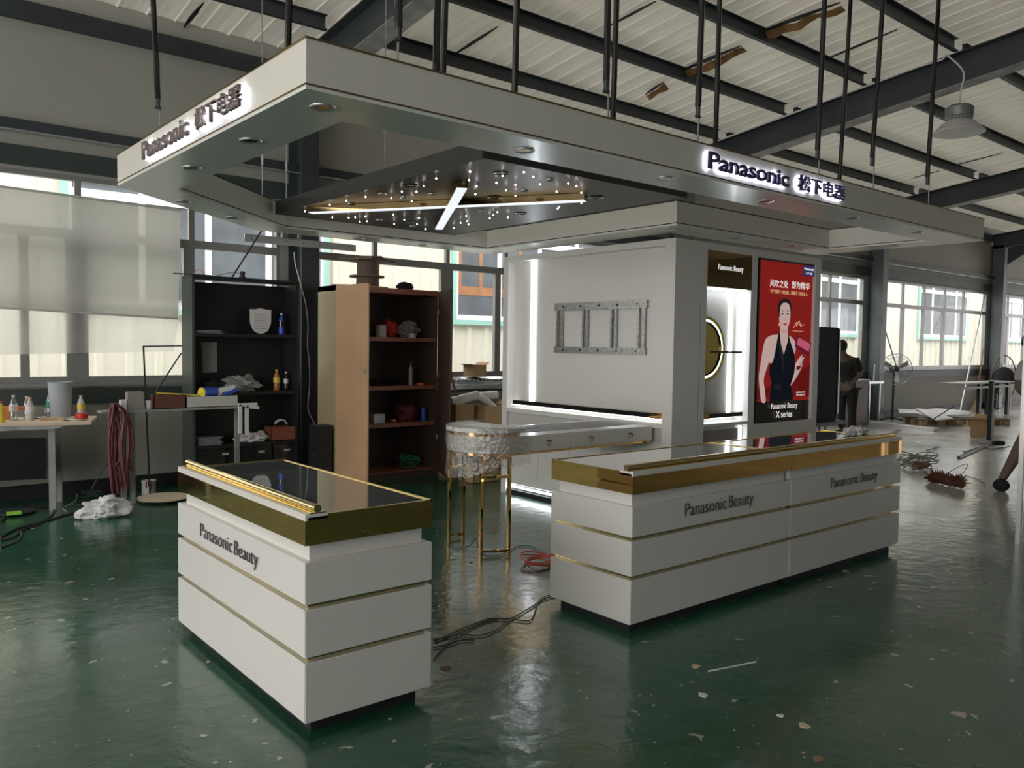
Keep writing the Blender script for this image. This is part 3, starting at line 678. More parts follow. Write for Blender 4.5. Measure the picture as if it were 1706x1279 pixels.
for y0, y1 in ((6.325, 6.78), (5.87, 6.319), (5.42, 5.864), (4.97, 5.414), (4.67, 4.964)):
    mb = MB(); mb.box(KX+.035, y0, .11, KX+.05, y1, .74); mb.build('door', 'white_lacquer', k)
mb = MB(); mb.box(KX+.036, 4.67, .75, KX+.05, 6.78, .872); mb.build('drawer_panel', 'off_white', k)
mb = MB(); mb.box(KX+.03, KY+.12, .07, KX+.06, KY1-.09, .085); mb.build('toe_light', 'led', k)
mb = MB(); mb.box(KX+.02, KY+.11, 0, KX+.40, KY1-.08, .045); mb.build('plinth', 'black_matt', k)
mb = MB(); mb.box(bx-.022, 4.68, 1.455, bx, 4.725, 1.53); o = mb.build('switch', 'black_matt', k); o['label'] = 'small black wall switch'
# tv bracket
tv = thing('wall_bracket', 'galvanised television mounting frame screwed to the kiosk wall', 'bracket', (bx-.03, 5.5, 1.5))
def q(px, py, ex=0): return P(px, py, 'x', bx-.03)
for nm, pts in (('rail', ((924, 504), (1078, 500), (1077, 516), (923, 515))), ('rail', ((923, 577), (1075, 580), (1074, 592), (922, 586)))):
    a, b_, c, d = [q(*p) for p in pts]
    y0, y1 = (a.y+d.y)/2, (b_.y+c.y)/2; z1 = (a.z+b_.z)/2; z0 = (c.z+d.z)/2
    mb = MB(); mb.box(bx-.03, y1, z0, bx-.018, y0, z1); mb.box(bx-.032, y1, z1-.006, bx, y0, z1); mb.box(bx-.032, y1, z0, bx, y0, z0+.006)
    o = mb.build(nm, 'galv', tv)
    for i in range(5):
        yy = y1+(y0-y1)*(.09+.2*i); mb = MB(); mb.cyl((bx-.034, yy, (z0+z1)/2), (bx-.028, yy, (z0+z1)/2), .011, n=10); mb.build('hole', 'black_matt', o)
for px in (928, 935, 971, 977, 1018, 1025, 1063, 1072):
    y = q(px, 545).y; mb = MB(); mb.box(bx-.035, y-.012, 1.55, bx-.012, y+.012, 1.985); mb.box(bx-.03, y+.012, 1.55, bx, y+.016, 1.985); mb.build('upright', 'galv', tv)
# front wall : columns, niche, sign, poster
NX0, NX1, NZ1, ND = 6.02, 6.69, 2.14, .16
mb = MB(); mb.box(KX+.10, KY, 0, NX0, KY+.109, KZ); mb.box(NX0, KY, 2.465, NX1, KY+.12, KZ); mb.box(NX1, KY, 0, 6.79, KY+ND, KZ); mb.box(6.79, KY, 2.46, KX1, KY+.12, KZ); mb.box(6.79, KY, 0, KX1, KY+.12, .87); mb.box(7.82, KY, .87, KX1, KY+.12, 2.46); mb.build('front_frame', 'white_lacquer', k)
mb = MB(); mb.box(5.93-.002, KY-.0015, 0, 5.93+.002, KY+.001, 2.0); mb.build('panel_seam', 'taupe', k)
mb = MB(); mb.box(KX+.115, KY1-.02, 0, KX1, KY1, KZ); mb.box(KX1-.02, KY+.12, 0, KX1, KY1, KZ); mb.box(KX+.45, KY+.12, KZ-.03, KX1, KY1, KZ-.01); mb.build('back_shell', 'white_lacquer', k)
mb = MB(); mb.box(NX0-.01, KY+ND, .5, NX1+.01, KY+ND+.015, 2.16); mb.box(NX0-.012, KY+.12, .5, NX0, KY+ND, 2.16); mb.build('niche_lining', 'white_lacquer', k)
mb = MB(); mb.box(NX0, KY-.004, NZ1, NX1, KY+ND, 2.465); sg = mb.build('niche_sign', 'bronze_mirror', k); sg['label'] = 'dark mirror gold sign box'
s1 = P(1197, 452, 'y', KY-.006); s2 = P(1238, 457, 'y', KY-.006)
text('sign_lettering', 'Panasonic Beauty', (s1.x, KY-.005, 2.285), (1, 0, 0), (0, 0, 1), s2.x-s1.x, .065, 'letter_white', sg, depth=.004, bold=-.012)
mb = MB(); mb.box(NX0+.02, KY+.03, NZ1-.012, NX1-.02, KY+ND-.03, NZ1-.002); mb.build('light_strip', 'led_soft', k)
lx = min(P(1215, 600, 'y', KY+ND).x, NX1-.03)
mb = MB(); mb.box(lx-.02, KY+ND-.010, .99, lx+.02, KY+ND, NZ1-.012); mb.build('light_strip', 'led', k)
mr = thing('round_mirror', 'round gold mirror with a glowing rim in the kiosk niche', 'mirror', (6.2, KY+ND-.03, 1.3))
R = .30; e = P(1208, 583, 'y', KY+ND-.05); cx, cz = e.x-R, 1.585
ym = KY+ND-.035
def disc(mb, r0, r1, ya, yb, n=64):
    ring = [(r0, ya), (r1, ya), (r1, yb), (r0, yb)]
    vs = [[mb.b.verts.new((cx+r*math.cos(2*math.pi*i/n), y, cz+r*math.sin(2*math.pi*i/n))) for i in range(n)] for r, y in ring]
    for a in range(4):
        for i in range(n): mb.b.faces.new((vs[a][i], vs[a][(i+1) % n], vs[(a+1) % 4][(i+1) % n], vs[(a+1) % 4][i]))
    return mb
disc(MB(), R-.028, R, ym-.01, ym+.034).build('rim', 'mirror_gold', mr, smooth=True)
disc(MB(), R-.050, R-.028, ym, ym+.03).build('glow_ring', 'led_soft', mr, smooth=True)
disc(MB(), R-.062, R-.050, ym-.012, ym+.03).build('inner_rim', 'black_gloss', mr, smooth=True)
mb = MB(); mb.cyl((cx, ym-.002, cz), (cx, ym+.03, cz), R-.06, n=64); mb.build('mirror_glass', 'mirror_gold', mr)
mb = MB(); mb.box(NX0+.09, KY+.02, 1.548, 6.60, KY+ND-.05, 1.566); sh = mb.build('niche_shelf', 'black_gloss', k)
mb = MB(); mb.box(NX0, KY+.018, 1.546, NX0+.09, KY+ND-.05, 1.568); mb.build('gold_end', 'gold', sh)
mb = MB(); mb.box(NX0+.04, KY+.01, .955, 6.62, KY+ND, .995); sh = mb.build('niche_shelf', 'black_gloss', k)
mb = MB(); mb.box(NX0, KY+.008, .953, NX0+.08, KY+ND, .997); mb.build('gold_end', 'gold', sh)
mb = MB(); mb.box(NX0+.02, KY+.07, .944, NX1-.02, KY+.12, .952); mb.build('light_strip', 'led_soft', k)
mb = MB(); mb.box(NX0, KY, .88, NX1, KY+ND, .905); mb.build('niche_ledge', 'white_lacquer', k)
mb = MB(); mb.box(NX0, KY+.05, 0, NX1, KY+ND, .88); mb.build('niche_cabinet', 'white_lacquer', k)
mb = MB(); mb.box(NX0+.06, KY+.035, .1, NX1-.10, KY+.05, .84); mb.build('niche_door', 'taupe', k)
mb = MB(); mb.box(NX1-.07, KY+.02, .1, NX1-.06, KY+.05, .86); mb.build('light_strip', 'led_soft', k)
# poster lightbox
pb = thing('poster_lightbox', 'red backlit poster of a woman in black holding a pink hair dryer', 'poster', (7.3, KY+.02, .88))
yp = KY+.035
def Z(zx, zy, y=yp): return P(1100+zx*.28146, 380+zy*.28146, 'y', y)
TL, TR, BR, BL = (592, 186), (922, 222), (882, 1127), (550, 1156)
px0 = (Z(*TL).x+Z(*BL).x)/2; px1 = (Z(*TR).x+Z(*BR).x)/2; pz1 = Z(*TL).z; pz0 = Z(*BL).z
mb = MB(); mb.box(px0, yp, pz0, px1, yp+.03, pz1); mb.build('poster_print', 'poster_red', pb)
mb = MB(); mb.box(px0-.018, yp-.02, pz0-.018, px1+.018, yp+.03, pz0); mb.box(px0-.018, yp-.02, pz1, px1+.018, yp+.03, pz1+.018); mb.box(px0-.018, yp-.02, pz0, px0, yp+.03, pz1); mb.box(px1, yp-.02, pz0, px1+.018, yp+.03, pz1); mb.build('frame', 'black_gloss', pb)
lay = [yp-.0005]
def poly(nm, pts, m, par=pb, smooth=False):
    lay[0] -= .0006; y = lay[0]
    if smooth:
        r_ = []; n = len(pts)
        for i in range(n):
            p0, p1, p2, p3 = [Vector(pts[(i+j-1) % n]) for j in range(4)]
            for kk in range(4):
                t_ = kk/4; r_.append(.5*((2*p1)+(p2-p0)*t_+(2*p0-5*p1+4*p2-p3)*t_*t_+(3*p1-p0-3*p2+p3)*t_**3))
        pts = r_
    q_ = [Z(p[0], p[1], yp) for p in pts]; mb = MB()
    mb.slab([(v.x, y, min(max(v.z, pz0), pz1)) for v in q_], (0, .0005, 0)); return mb.build(nm, m, par)
poly('floor_shade', [(556, 1015), (890, 990), (893, 800), (850, 830), (780, 900), (560, 960)], 'poster_red_dark')
bar_ = poly('footer', [(550, 1156), (882, 1127), (887, 1015), (555, 1028)], 'poster_black')
wm = poly('woman_arm', [(652, 640), (622, 660), (606, 720), (590, 820), (582, 880), (588, 960), (598, 1027), (622, 1027), (618, 960), (612, 890), (640, 800), (660, 740), (672, 690)], 'poster_skin', smooth=True)
poly('woman_shoulder', [(640, 648), (690, 630), (745, 628), (790, 660), (800, 700), (795, 740), (770, 760), (700, 740), (655, 800), (640, 760)], 'poster_skin', smooth=True)
poly('woman_forearm', [(765, 925), (768, 880), (790, 850), (800, 800), (820, 780), (842, 790), (836, 820), (812, 870), (790, 905), (772, 930)], 'poster_skin', smooth=True)
poly('woman_neck', [(712, 570), (752, 570), (752, 640), (760, 690), (728, 745), (700, 690), (706, 640)], 'poster_skin', smooth=True)
poly('woman_neck_shade', [(712, 585), (750, 585), (750, 606), (730, 622), (712, 606)], 'poster_skin_shade')
poly('woman_dress', [(700, 612), (690, 660), (680, 720), (662, 800), (645, 810), (644, 860), (655, 920), (650, 960), (645, 1026), (782, 1018), (780, 980), (768, 930), (790, 860), (795, 800), (790, 740), (770, 680), (755, 625), (752, 670), (728, 750), (712, 690), (706, 630)], 'poster_dress')
poly('woman_dress_fold', [(728, 750), (716, 700), (700, 660), (700, 700), (716, 800), (726, 860)], 'poster_dress2')
poly('woman_belt', [(672, 925), (714, 922), (714, 955), (674, 955)], 'poster_dress2')
poly('woman_hair', [(697, 500), (694, 460), (706, 430), (734, 417), (762, 430), (773, 460), (768, 520), (755, 560), (712, 560)], 'poster_hair', smooth=True)
poly('woman_face', [(705, 480), (715, 450), (735, 440), (758, 452), (766, 490), (764, 540), (752, 585), (732, 606), (716, 590), (704, 545)], 'poster_skin', smooth=True)
for ex in ((712, 726), (742, 757)):
    poly('woman_eye', [(ex[0], 508), (sum(ex)/2, 502), (ex[1], 508), (sum(ex)/2, 512)], 'poster_hair'); poly('woman_brow', [(ex[0]-1, 492), (sum(ex)/2, 486), (ex[1]+1, 491), (sum(ex)/2, 490)], 'poster_hair')
poly('woman_nose', [(733, 515), (738, 540), (730, 547), (727, 542), (732, 535)], 'poster_skin_shade')
poly('woman_lips', [(720, 566), (728, 560), (732, 562), (736, 560), (746, 565), (733, 578)], 'poster_lips')
poly('woman_ear', [(698, 525), (704, 525), (705, 560), (698, 550)], 'poster_skin'); poly('woman_earring', [(696, 560), (702, 560), (701, 578), (696, 578)], 'poster_gold')
poly('dryer_head', [(805, 636), (886, 680), (872, 752), (790, 700)], 'poster_maroon'); poly('dryer_shell', [(812, 646), (880, 684), (872, 732), (800, 688)], 'poster_pink')
poly('dryer_handle', [(838, 740), (860, 752), (812, 838), (795, 830)], 'poster_maroon')
poly('woman_hand', [(806, 785), (822, 758), (846, 748), (852, 762), (840, 786), (832, 806), (815, 818), (800, 812)], 'poster_skin', smooth=True)
poly('dryer_grip', [(838, 748), (856, 756), (814, 840), (797, 832)], 'poster_maroon')
for i in range(4): poly('woman_finger', [(806-i*2+i, 776+i*11), (843-i*6, 762+i*13), (845-i*6, 771+i*13), (808-i, 786+i*10)], 'poster_skin')
pts = [(778, 590), (790, 570), (800, 555), (796, 580), (806, 560), (815, 548), (812, 575), (825, 560), (820, 580), (845, 570)]
mb = MB(); mb.tube([(Z(*p).x, lay[0]-.001, Z(*p).z) for p in pts], .0022, 5); mb.build('signature', 'poster_gold', pb); poly('signature_line', [(775, 606), (838, 610), (838, 612), (775, 609)], 'poster_gold')
poly('logo_plate', [(838, 222), (905, 229), (903, 288), (836, 282)], 'poster_navy')
def ptext(s, zx0, zx1, zy_base, zy_top, m, bold=0):
    lay[0] -= .0006; a_ = Z(zx0, zy_base); b_ = Z(zx1, zy_base); c_ = Z(zx0, zy_top)
    text('poster_lettering', s, (a_.x, lay[0], a_.z), (1, 0, 0), (0, 0, 1), b_.x-a_.x, c_.z-a_.z, m, pb, depth=.0005, bold=bold)
ptext('Panasonic', 843, 900, 248, 232, 'poster_white', .02); ptext('松下电器', 852, 890, 274, 260, 'poster_white', .01)
ptext('风吹之处', 638, 746, 346, 301, 'poster_white', .004); ptext('即为精华', 767, 872, 358, 313, 'poster_white', .004)
ptext('「空气精华｜吹润感、润柔子｜滋润至上」', 640, 864, 385, 360, 'poster_gold')
ptext('Panasonic Beauty', 645, 798, 1080, 1038, 'poster_white'); ptext('X series', 672, 768, 1122, 1083, 'poster_white', .006)
ptext('高浸透纳米水离子', 792, 845, 976, 966, 'poster_white'); ptext('呵护秀发每一刻', 792, 842, 992, 982, 'poster_white')
# ================================================================== VANITY TABLE
vt = thing('vanity_table', 'long white drawer table with gold legs and a film-wrapped round end', 'table', (4.0, 4.76, 0))
VX, VY0, VY1 = 4.0, 4.76, 5.42; VC = (VX, (VY0+VY1)/2); VR = (VY1-VY0)/2
def dshape(R_, x1, n=24): return [(x1, VC[1]-R_)] + [(VC[0]+R_*math.cos(a), VC[1]+R_*math.sin(a)) for a in [(-math.pi/2)-math.pi*i/n for i in range(n+1)]] + [(x1, VC[1]+R_)]
mb = MB(); mb.prism(dshape(VR, KX-.003)[::-1], .775, .90); mb.build('table_body', 'white_lacquer', vt)
mb = MB(); mb.prism(dshape(VR-.01, KX-.003)[::-1], .755, .772); mb.build('gold_underframe', 'gold', vt)
mb = MB(); mb.box(4.20, 4.95, .900, KX-.003, 5.36, .9035); mb.build('top_inlay', 'paper_grey', vt)
for x0, x1, hx in ((4.10, 4.565, 4.322), (4.57, 5.03, 4.79), (5.035, 5.50, 5.267)):
    mb = MB(); mb.box(x0, VY0-.006, .785, x1, VY0, .89); dr = mb.build('drawer', 'white_lacquer', vt)
    mb = MB(); mb.cyl((hx, VY0-.006, .85), (hx, VY0-.022, .85), .010, n=10); mb.bar((hx-.028, VY0-.02, .85), (hx+.028, VY0-.02, .85), .008, .008); mb.tube([(hx+.02*math.cos(a), VY0-.02, .832+.02*math.sin(a)) for a in [2*math.pi*i/10 for i in range(11)]], .003, 5, False); mb.build('pull_ring', 'gold_dark', dr, smooth=True)
mb = MB(); mb.prism(dshape(VR-.015, 4.05)[::-1], .90, .93); mb.build('gold_collar', 'gold', vt)
mb = MB(); mb.prism(dshape(VR+.012, 4.08)[::-1], .93, .962); o = mb.build('end_disc', 'white_lacquer', vt); o['label'] = 'raised round end top'
def legframe(a0, a1, rr=.325):
    mb = MB(); p = [(VC[0]+rr*math.cos(a), VC[1]+rr*math.sin(a)) for a in [a0+(a1-a0)*i/6 for i in range(7)]]
    for x, y in (p[0], p[-1]): mb.bar((x, y, 0), (x, y, .757), .022, .022)
    for z in (.035, .60, .745):
        for u, v in zip(p, p[1:]): mb.bar((*u, z), (*v, z), .018, .02)
    mb.build('leg', 'gold', vt)
f = lambda p: math.atan2(P(*p, 'z', 0).y-VC[1], P(*p, 'z', 0).x-VC[0]) % (2*math.pi)
legframe(f((797, 930)), f((848, 924))); legframe(f((743, 903)), f((770, 895)))
# film wrapped over the round end
mb = MB(); nn = 60; rows = [(VR-.10, .975), (VR+.01, .972), (VR+.03, .955), (VR+.028, .92), (VR+.035, .87), (VR+.03, .81), (VR+.022, .76), (VR+.03, .72)]
g = []
for j, (r_, z_) in enumerate(rows):
    row = []
    for i in range(nn+1):
        a = math.radians(62)+math.radians(230)*i/nn; nz_ = noise.noise(Vector((i*.45, j*1.1, 3)))
        zz_ = z_; 
        if j == 7: zz_ = .70-.16*max(0, math.sin((i/nn)*math.pi*1.1))*(.4+.6*(1-i/nn))-.03*rnd.random()
        row.append(mb.b.verts.new((VC[0]+(r_+.012*nz_)*math.cos(a)+.02, VC[1]+(r_+.012*nz_)*math.sin(a), zz_+.006*nz_)))
    g.append(row)
for j in range(len(rows)-1):
    for i in range(nn): mb.b.faces.new((g[j][i], g[j][i+1], g[j+1][i+1], g[j+1][i]))
o = mb.build('film_wrap', 'film', vt, smooth=True, auto=False); o['label'] = 'crumpled clear plastic film'
c0 = P(880, 712, 'z', .905)
mb = MB(); mb.box(-.11, -.06, 0, .11, .06, .002, Matrix.Translation(c0) @ Matrix.Rotation(.5, 4, 'Z')); mb.box(-.10, -.05, .003, .10, .05, .005, Matrix.Translation(c0+Vector((.05, .02, 0))) @ Matrix.Rotation(.9, 4, 'Z'))
solo(mb, 'leaflet', 'paper_grey', 'printed leaflets lying on the white vanity table', 'paper')
# ================================================================== LEFT WORKBENCHES
def bottle(name, label, px, pyb, z, h, r, body, cap, lab=None, group=None, at=None):
    c = at or P(px, pyb, 'z', z)
    if c.y > 8.98: c = P(px, pyb, 'y', 8.98); c.z = z
    t = thing(name, label, 'bottle', (c.x, c.y, z), 0, group)
    prof = [(r*.9, 0), (r, .012), (r, h*.25), (r*.92, h*.33), (r, h*.42), (r, h*.62), (r*.55, h*.82), (r*.33, h*.88), (r*.33, h*.93)]
    mb = MB(); mb.lathe(prof, (c.x, c.y, z), 20); mb.build('bottle_body', body, t, smooth=True)
    mb = MB(); mb.lathe([(r*.42, h*.915), (r*.42, h), (0, h)], (c.x, c.y, z), 16); mb.build('cap', cap, t, smooth=True)
    if lab: mb = MB(); mb.lathe([(r*1.01, h*.36), (r*1.02, h*.38), (r*1.02, h*.60), (r*1.01, h*.62)], (c.x, c.y, z), 20); mb.build('bottle_label', lab, t, smooth=True)
    return t
TZ = .83
wc = P(152, 702, 'z', TZ); rzt = math.radians(-17)
wt = thing('work_table', 'cluttered workbench with bottles at the far left under the blind', 'table', (wc.x, wc.y, 0), rzt)
def wb(mb, nm, m, **kw): return mb.build(nm, m, wt, world=False, **kw)
mb = MB(); mb.box(-2.4, 0, TZ-.03, 0, .62, TZ, bev=.003); wb(mb, 'table_top', 'mdf')
for x in (-.36, -2.3):
    for y in (.07, .55): mb = MB(); mb.box(x, y, 0, x+.055, y+.05, TZ-.03); wb(mb, 'leg', 'table_grey')
mb = MB(); mb.box(-2.28, .09, .30, -.38, .105, .68); wb(mb, 'front_panel', 'black_flat')
mb = MB(); mb.sheet((-2.3, -.012, TZ-.10), (-.30, -.012, TZ-.06), (-.20, -.012, TZ-.03), (-2.3, -.012, TZ-.03), 30, 4, .03, 6, 2); wb(mb, 'hanging_cloth', 'table_grey', smooth=True)
bottle('water_bottle', 'clear bottle with a white label, left of the cloudy one', 23, 700, TZ, .235, .035, 'bottle_clear', 'grey_plastic', 'label_white', 'bottles on the left workbench')
bottle('water_bottle', 'bottle half full of brown liquid next to the wooden block', 50, 700, TZ, .215, .036, 'off_white', 'mdf', 'label_white', 'bottles on the left workbench')
bottle('water_bottle', 'tallest clear bottle with a green label beside the grey bucket', 83, 689, TZ, .26, .033, 'bottle_clear', 'grey_plastic', 'green', 'bottles on the left workbench')
bottle('water_bottle', 'bottle hidden behind the one with brown liquid', 45, 690, TZ, .21, .033, 'bottle_clear', 'mdf', None, 'bottles on the left workbench')
bottle('tea_bottle', 'yellow brown drink bottle near the right end of the workbench', 135, 695, TZ, .215, .034, 'off_white', 'mdf', 'yellow', 'bottles on the left workbench')
bottle('tea_bottle', 'yellow bottle at the left edge of the picture', 1, 703, TZ, .19, .036, 'yellow', 'red', None, 'bottles on the left workbench')
c = P(101, 684, 'y', 8.93); c.z = TZ; mb = MB(); mb.lathe([(.085, 0), (.108, .335), (.112, .345), (.104, .345), (.082, .01), (0, .01)], c, 28); solo(mb, 'plastic_bin', 'grey_plastic', 'tall pale grey plastic bucket on the left workbench', 'bucket', smooth=True)
c = P(17, 675, 'y', 8.93); c.z = TZ; mb = MB(); mb.bar(c+Vector((-.09, 0, .10)), c+Vector((.07, 0, .10)), .05, .045); mb.bar(c+Vector((-.03, 0, .09)), c+Vector((-.045, 0, 0)), .04, .035); mb.cyl(c+Vector((.07, 0, .10)), c+Vector((.11, 0, .10)), .018, n=12); mb.box(c.x-.08, c.y-.03, c.z, c.x, c.y+.03, c.z+.02); solo(mb, 'power_drill', 'orange', 'orange power tool behind the bottles', 'tool')
c = P(88, 700, 'z', TZ); mb = MB(); mb.box(-.10, -.04, 0, .10, .04, .03, Matrix.Translation(c) @ Matrix.Rotation(rzt, 4, 'Z')); solo(mb, 'wood_block', 'wood_raw', 'flat wooden block on the left workbench', 'wood block')
c = P(90, 692, 'z', TZ); mb = MB(); mb.blob((c.x+.02, c.y+.05, TZ+.045), (.09, .05, .035), .6, 3, 4, 3, TZ+.001); solo(mb, 'crumpled_tissue', 'paper', 'crumpled white tissue behind the wooden block', 'tissue', smooth=True)
c = P(136, 697, 'z', TZ); mb = MB(); mb.lathe([(.030, 0), (.056, 0), (.056, .05), (.045, .052), (.045, .01)], c, 20); solo(mb, 'tape_roll', 'red', 'red tape ring round the foot of the yellow brown bottle', 'tape', smooth=True)
c = P(60, 703, 'z', TZ)
for i, (px, py, m_, lb, w, h) in enumerate([(75, 696, 'paper', 'white paper scraps under the bottles', .16, .09), (120, 700, 'paper', 'white rag at the right end of the workbench', .12, .07)]):
    c = P(px, py, 'z', TZ); mb = MB(); mb.sheet((c.x-w, c.y-h, TZ+.006), (c.x+w, c.y-h, TZ+.006), (c.x+w, c.y+h, TZ+.006), (c.x-w, c.y+h, TZ+.006), 14, 10, .02, 14, i, (0, 0, 1)); solo(mb, 'scrap_paper', m_, lb, 'paper')
c1, c2 = P(2, 679, 'z', TZ+.02), P(80, 683, 'z', TZ+.02); mb = MB(); mb.cyl(c1, c2, .006, n=8); solo(mb, 'white_tube', 'paper', 'thin white tube lying behind the bottles', 'tube')
# bench 2
BY, BZ = 8.42, .915
bl, br_ = P(167, 678, 'y', BY).x, P(399, 678, 'y', BY).x; BZ = P(300, 680, 'y', BY).z
bn = thing('work_table', 'narrow grey workbench with trays in front of the black bookcase', 'table', (bl, BY, 0))
mb = MB(); mb.box(bl, BY-.03, BZ-.02, br_, BY+.12, BZ); mb.build('table_top', 'table_grey', bn)
for px in (206, 221, 396): x = P(px, 720, 'y', BY).x; mb = MB(); mb.box(x-.022, BY+.0, 0, x+.022, BY+.04, BZ-.02); mb.build('leg', 'steel_flange', bn)
def bbox(name, label, cat, px0, px1, py0, m, d=.12, y=BY, parts=None, z=None):
    x0, x1 = P(px0, py0, 'y', y).x, P(px1, py0, 'y', y).x; z1 = P((px0+px1)/2, py0, 'y', y).z; z0 = BZ if z is None else z
    mb = MB(); mb.box(x0, y, z0, x1, y+d, z1, bev=.002); return solo(mb, name, m, label, cat)
bbox('small_box', 'square taupe box near the left end of the narrow bench', 'box', 213, 240, 653, 'taupe', .10)
bbox('small_box', 'small white box left of the square taupe one', 'box', 201, 212, 666, 'paper', .06)
c = P(247, 678, 'y', BY+.06); mb = MB(); mb.lathe([(.030, 0), (.042, .085), (.038, .085), (.028, .005), (0, .005)], (c.x, BY+.05, BZ), 20); solo(mb, 'white_cup', 'paper', 'white cup between the taupe box and the brown tray', 'cup', smooth=True)
def tray(name, label, px0, px1, py0, m):
    x0, x1 = P(px0, py0, 'y', BY-.02).x, P(px1, py0, 'y', BY-.02).x; z1 = P((px0+px1)/2, py0, 'y', BY-.02).z; y0, y1 = BY-.02, BY+.115
    mb = MB(); mb.box(x0, y0, BZ, x1, y0+.008, z1); mb.box(x0, y1-.008, BZ, x1, y1, z1); mb.box(x0, y0, BZ, x0+.008, y1, z1); mb.box(x1-.008, y0, BZ, x1, y1, z1); mb.box(x0, y0, BZ, x1, y1, BZ+.008)
    solo(mb, name, m, label, 'tray'); return x0, x1, z1
bx0, bx1, bz = tray('open_tray', 'dark red brown open box on the narrow bench', 256, 309, 658, 'brown_box')
x0, x1, z1 = tray('open_tray', 'long white open tray on the narrow bench', 310, 397, 660, 'off_white')
mb = MB(); mb.bar((bx0+.05, BY+.05, bz+.02), (x0+.15, BY+.05, z1+.01), .03, .012); solo(mb, 'yellow_level', 'yellow', 'long yellow stick lying across the brown box', 'tool')
c = Vector((P(350, 650, 'y', BY+.04).x, BY+.05, z1-.015)); mb = MB(); mb.cyl(c+Vector((-.08, -.02, .05)), c+Vector((.07, .03, .05)), .055, n=20); solo(mb, 'tape_roll', 'blue', 'purple and yellow roll in the white tray', 'roll', smooth=True)
mb = MB(); mb.cyl(c+Vector((-.095, -.025, .05)), c+Vector((-.081, -.02, .05)), .055, n=20); mb.cyl(c+Vector((-.1, -.026, .05)), c+Vector((-.08, -.02, .05)), .02, n=12); solo(mb, 'tape_core', 'yellow', 'yellow end of the purple roll', 'roll', smooth=True)
c = Vector((P(362, 650, 'y', BY+.04).x, BY+.04, z1)); mb = MB(); mb.blob((c.x+.03, c.y+.02, z1+.03), (.05, .035, .045), .3, 3, 8, 3); solo(mb, 'paper_cup', 'mdf', 'tan crumpled cup between the purple roll and the blue pack', 'cup', smooth=True)
c = Vector((P(382, 655, 'y', BY+.04).x, BY+.04, z1+.01)); t = thing('striped_pack', 'blue and white striped pack on the white tray', 'pack', tuple(c))
mb = MB(); mb.bar(c+Vector((-.06, 0, .005)), c+Vector((.07, .01, .05)), .07, .035); mb.build('pack_body', 'blue', t)
mb = MB()
for i in range(5): p = c+Vector((-.10+.032*i, -.02, .02+.006*i)); mb.bar(p, p+Vector((.015, 0, .055)), .03, .012)
mb.build('white_bars', 'paper', t)
# red straps hanging from the bench
t = thing('strap_bundle', 'dark red straps hanging off the left end of the narrow bench', 'straps', (P(200, 760, 'y', BY-.05).x, BY-.05, .1))
for i in range(24):
    u = rnd.random(); px = 181+u*32; bend = rnd.uniform(-18, 18); pb_ = 805+rnd.uniform(-45, 20)
    yy = BY-.05-rnd.random()*.04
    mb = MB(); mb.tube([P(188+u*6, 672, 'y', yy), P(px, 690, 'y', yy), P(px+bend*.6, 735, 'y', yy), P(px+bend*.3, 775, 'y', yy), P(px+bend*.2+(i % 5)*2, pb_, 'y', yy)], .007+.006*rnd.random(), 5); mb.build('strap', 'red_strap', t, smooth=True)
# white lamp brackets at the bench end
for i, (px, lb) in enumerate(((400, 'white bent tube hanging at the bench end, nearer the legs'), (411, 'white bent tube hanging at the bench end, nearer the wardrobe'))):
    y = BY-.05; a = P(px, 722, 'y', y); b2 = P(px, 674+i*3, 'y', y); c = P(px+(28 if i == 0 else 20), 673+i*6, 'y', y)
    mb = MB(); mb.bar(a, b2, .035, .03); mb.bar(b2-Vector((.017, 0, 0)), c, .03, .03); solo(mb, 'bent_tube', 'paper', lb, 'tube', 'white bent tubes')
# black stand frame
FY2 = 8.72
t = thing('black_stand', 'thin black rod frame standing in front of the left window', 'frame', (P(249, 800, 'y', FY2).x, FY2, 0))
bt = P(250, 812, 'y', FY2); bt.z = .01
mb = MB(); mb.bar(bt, P(239, 577, 'y', FY2), .014, .014); mb.build('upright', 'black_matt', t)
mb = MB(); mb.bar(P(238, 577, 'y', FY2), P(303, 576, 'y', FY2), .014, .014); mb.build('top_bar', 'black_matt', t)
mb = MB(); mb.bar(P(302, 588, 'y', FY2), P(258, 655, 'y', FY2), .012, .012); mb.build('brace', 'black_matt', t)
# ================================================================== BLACK BOOKCASE
SX0, SX1, SY0, SY1, SZ = 2.855, 4.02, 8.58, 8.90, 2.235
bk = thing('black_bookcase', 'tall black open bookcase against the window wall', 'bookcase', (SX0, SY0, 0))
for nm, x0, y0, z0, x1, y1, z1, m_ in (('side_panel', SX0, SY0, 0, SX0+.03, SY1, SZ, 'girt_green'), ('side_panel', SX1-.03, SY0, 0, SX1, SY1, SZ, 'black_board'), ('back_panel', SX0+.03, SY1-.015, .02, SX1-.03, SY1, SZ-.02, 'black_board'), ('top_panel', SX0, SY0-.01, SZ, SX1, SY1, SZ+.03, 'black_board')):
    mb = MB(); mb.box(x0, y0, z0, x1, y1, z1); mb.build(nm, m_, bk)
shz = []
for px, py in ((400, 556), (440, 652), (440, 736)):
    z = P(px, py, 'y', SY0).z; shz.append(z); mb = MB(); mb.box(SX0+.03, SY0+.005, z-.035, SX1-.03, SY1-.015, z); mb.build('shelf', 'black_board', bk)
mb = MB(); mb.box(SX0+.03, SY0+.01, .02, SX1-.03, SY1-.015, .07); mb.build('shelf', 'black_board', bk)
S1, S2, S3 = shz
ym = SY0+.12
c = P(434.5, 550, 'y', ym); a = P(417, 515, 'y', ym); b2 = P(452, 515, 'y', ym); w = (b2.x-a.x)/2; h = .27
